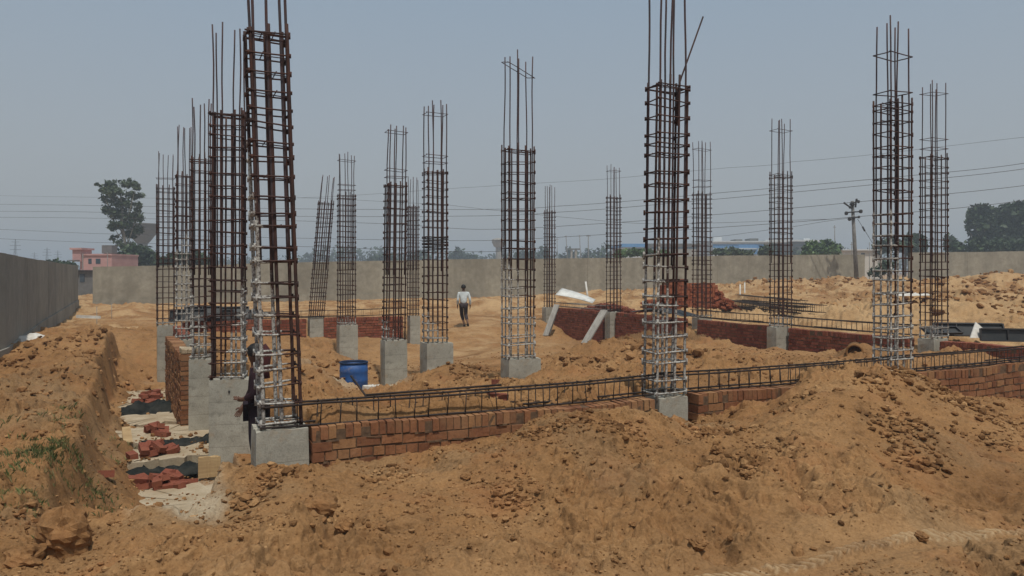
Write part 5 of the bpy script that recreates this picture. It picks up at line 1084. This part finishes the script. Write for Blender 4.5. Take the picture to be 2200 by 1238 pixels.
pylon(33, 514, 420, 'lattice pylon above the left boundary wall, nearest to the left edge'); pylon(101, 532, 560, 'faint lattice pylon midway along the top of the left wall', 8); pylon(74, 542, 700, 'smallest faint pylon between the two larger left ones', 7); pylon(124, 538, 640, 'faint pylon just left of the pink house', 7)
pylon(712, 536, 600, 'faint pylon between the leaning column and the column behind the drum', 7)
# electric pole with its fittings
def pole():
    d = 63; a = P(1841, 606, d); top = P(1831, 432, d); a.z = H(a.x, a.y, False) - .2; root = empty('electric_pole', a); tag(root, 'leaning concrete electric pole with crossarms and insulators standing before the back wall', 'electric pole', kind='thing')
    t = top - a; m = MB(); m.tube([(0, 0, 0), t], [.19, .12], 10); m.build('pole_shaft', M['pole'], root); k = d / F
    def q(px, py, y=0): return P(px, py, d) - a + Vector((0, y, 0))
    for (x0, y0, x1, y1, r) in [(1812, 437, 1828, 448, .07), (1818, 457, 1848, 455, .06), (1822, 469, 1845, 467, .06), (1824, 440, 1842, 432, .07), (1836, 446, 1838, 428, .07)]:
        m = MB(); m.tube([q(x0, y0, -.16), q(x1, y1, -.16)], r, 6); m.build('crossarm', M['iron'], root)
    for (x, y, s) in [(1816, 459, .16), (1847, 455, .16), (1823, 471, .17), (1832, 469, .14), (1812, 437, .09), (1838, 430, .10), (1842, 434, .13), (1829, 439, .20), (1824, 446, .12), (1843, 467, .11)]:
        m = MB(); c = q(x, y, -.2); m.lathe([(.01, -s), (s * .7, -s * .8), (s, -s * .2), (s * .8, s * .1), (s, s * .4), (s * .5, s), (.01, s)], 10, c); m.build('insulator', M['iron'], root)
    m = MB(); m.tube([q(1842, 470), q(1878, 528)], .018, 5); m.build('stay_wire', M['iron'], root); m = MB(); m.tube([q(1853, 487), q(1858, 497)], .07, 6); m.build('stay_insulator', M['iron'], root)
pole()
for (px, py0, d, lab, r, dx) in [(1795, 484, 110, 'thin mast left of the electric pole', .07, -2), (1830, 520, 90, 'short white pipe post beside the electric pole', .06, 0), (1976, 478, 100, 'thin pole between the right hand columns', .07, 0), (1868, 520, 110, 'short thin post right of the electric pole', .05, 0),
        (1264, 505, 200, 'straight thin post at the end of the leaning masts', .20, 0), (1250, 505, 200, 'right one of two leaning masts on the skyline', .15, -5), (1222, 506, 200, 'left one of two leaning masts on the skyline', .15, -6), (1197, 512, 200, 'short mast by the farthest column', .12, 0),
        (178, 545, 62, 'thin grey post in front of the pink house', .05, 0), (231, 543, 84, 'thin post at the right end of the pink house', .05, 0)]:
    a = P(px, 575, d); a.z = FZ0 - .5; b = P(px + dx, py0, d); m = MB(); m.tube([(0, 0, 0), b - a], [r, r * .7], 6); m.tube([b - a - Vector((r * 3, 0, .3)), b - a + Vector((r * 3, 0, -.3))], r * .5, 5); o = m.build('utility_mast', M['pole'], None, a); tag(o, lab, 'mast', 'thin masts beyond the walls', 'thing')
# overhead wires
def wire(pts, label, r=.02):
    def cr(p0, p1, p2, p3, t): return .5 * (2 * p1 + (p2 - p0) * t + (2 * p0 - 5 * p1 + 4 * p2 - p3) * t * t + (3 * p1 - p0 - 3 * p2 + p3) * t ** 3)
    xs = [p[0] for p in pts]; ys = [p[1] for p in pts]; out = []
    for i in range(len(pts) - 1):
        for k in range(8):
            t = k / 8; y = cr(ys[max(0, i - 1)], ys[i], ys[i + 1], ys[min(len(ys) - 1, i + 2)], t); x = xs[i] + (xs[i + 1] - xs[i]) * t; inv = 1 / 110 + (1 / 62 - 1 / 110) * (x / 1838); out.append(P(x, y, 1 / inv))
    m = MB(); o = out[0]; m.tube([p - o for p in out], r, 4); ob = m.build('overhead_wire', M['wire'], None, o); tag(ob, label, 'wire', 'overhead power lines')
wire([(-500, 436), (0, 439), (200, 442), (650, 449), (1040, 450), (1200, 443), (1540, 415), (1900, 383), (2200, 351), (2700, 290)], 'upper pair of power lines, top wire')
wire([(-500, 452), (0, 454), (200, 456), (650, 465), (1040, 464), (1200, 456), (1540, 428), (1875, 397), (2200, 363), (2700, 305)], 'upper pair of power lines, lower wire')
wire([(-500, 466), (0, 467), (200, 469), (650, 475), (850, 482), (1040, 493), (1300, 480), (1540, 461), (1841, 434), (2200, 399), (2700, 345)], 'power line running to the top of the electric pole')
wire([(-500, 484), (0, 493), (200, 502), (650, 512), (1040, 517), (1300, 504), (1540, 489), (1838, 466), (2200, 431), (2700, 370)], 'power line running to the lowest crossarm of the electric pole')
wire([(-500, 500), (0, 513), (200, 521), (650, 530), (1040, 541), (1210, 530)], 'lowest power line at the left, passing behind the eucalyptus')
wire([(-500, 410), (200, 424), (650, 425), (1040, 401), (1300, 385), (1540, 363), (1700, 348), (2200, 295), (2700, 240)], 'faintest and highest power line, rising to the right', .012)
wire([(640, 425), (960, 440), (1040, 450), (1200, 466), (1400, 481), (1838, 470)], 'thin wire crossing the others behind the central columns', .014)
wire([(1500, 512), (1700, 488), (1838, 468)], 'thin wire climbing to the electric pole from the blue factory', .014)

# ------------------------------------------------------------------ the milky air of the site
def haze():
    m = bpy.data.materials.new('haze'); m.use_nodes = True; t = m.node_tree; t.nodes.clear(); out = t.nodes.new('ShaderNodeOutputMaterial'); pv = t.nodes.new('ShaderNodeVolumePrincipled')
    pv.inputs['Color'].default_value = (.80, .88, .96, 1); pv.inputs['Density'].default_value = .0015; pv.inputs['Anisotropy'].default_value = .1; t.links.new(pv.outputs[0], out.inputs['Volume'])
    b = MB(); b.box((0, 0, 19), (6400, 6400, 50)); o = b.build('haze', m, None, (0, 0, 0)); tag(o, 'thin milky haze over the whole site', 'haze', kind='stuff')
haze()
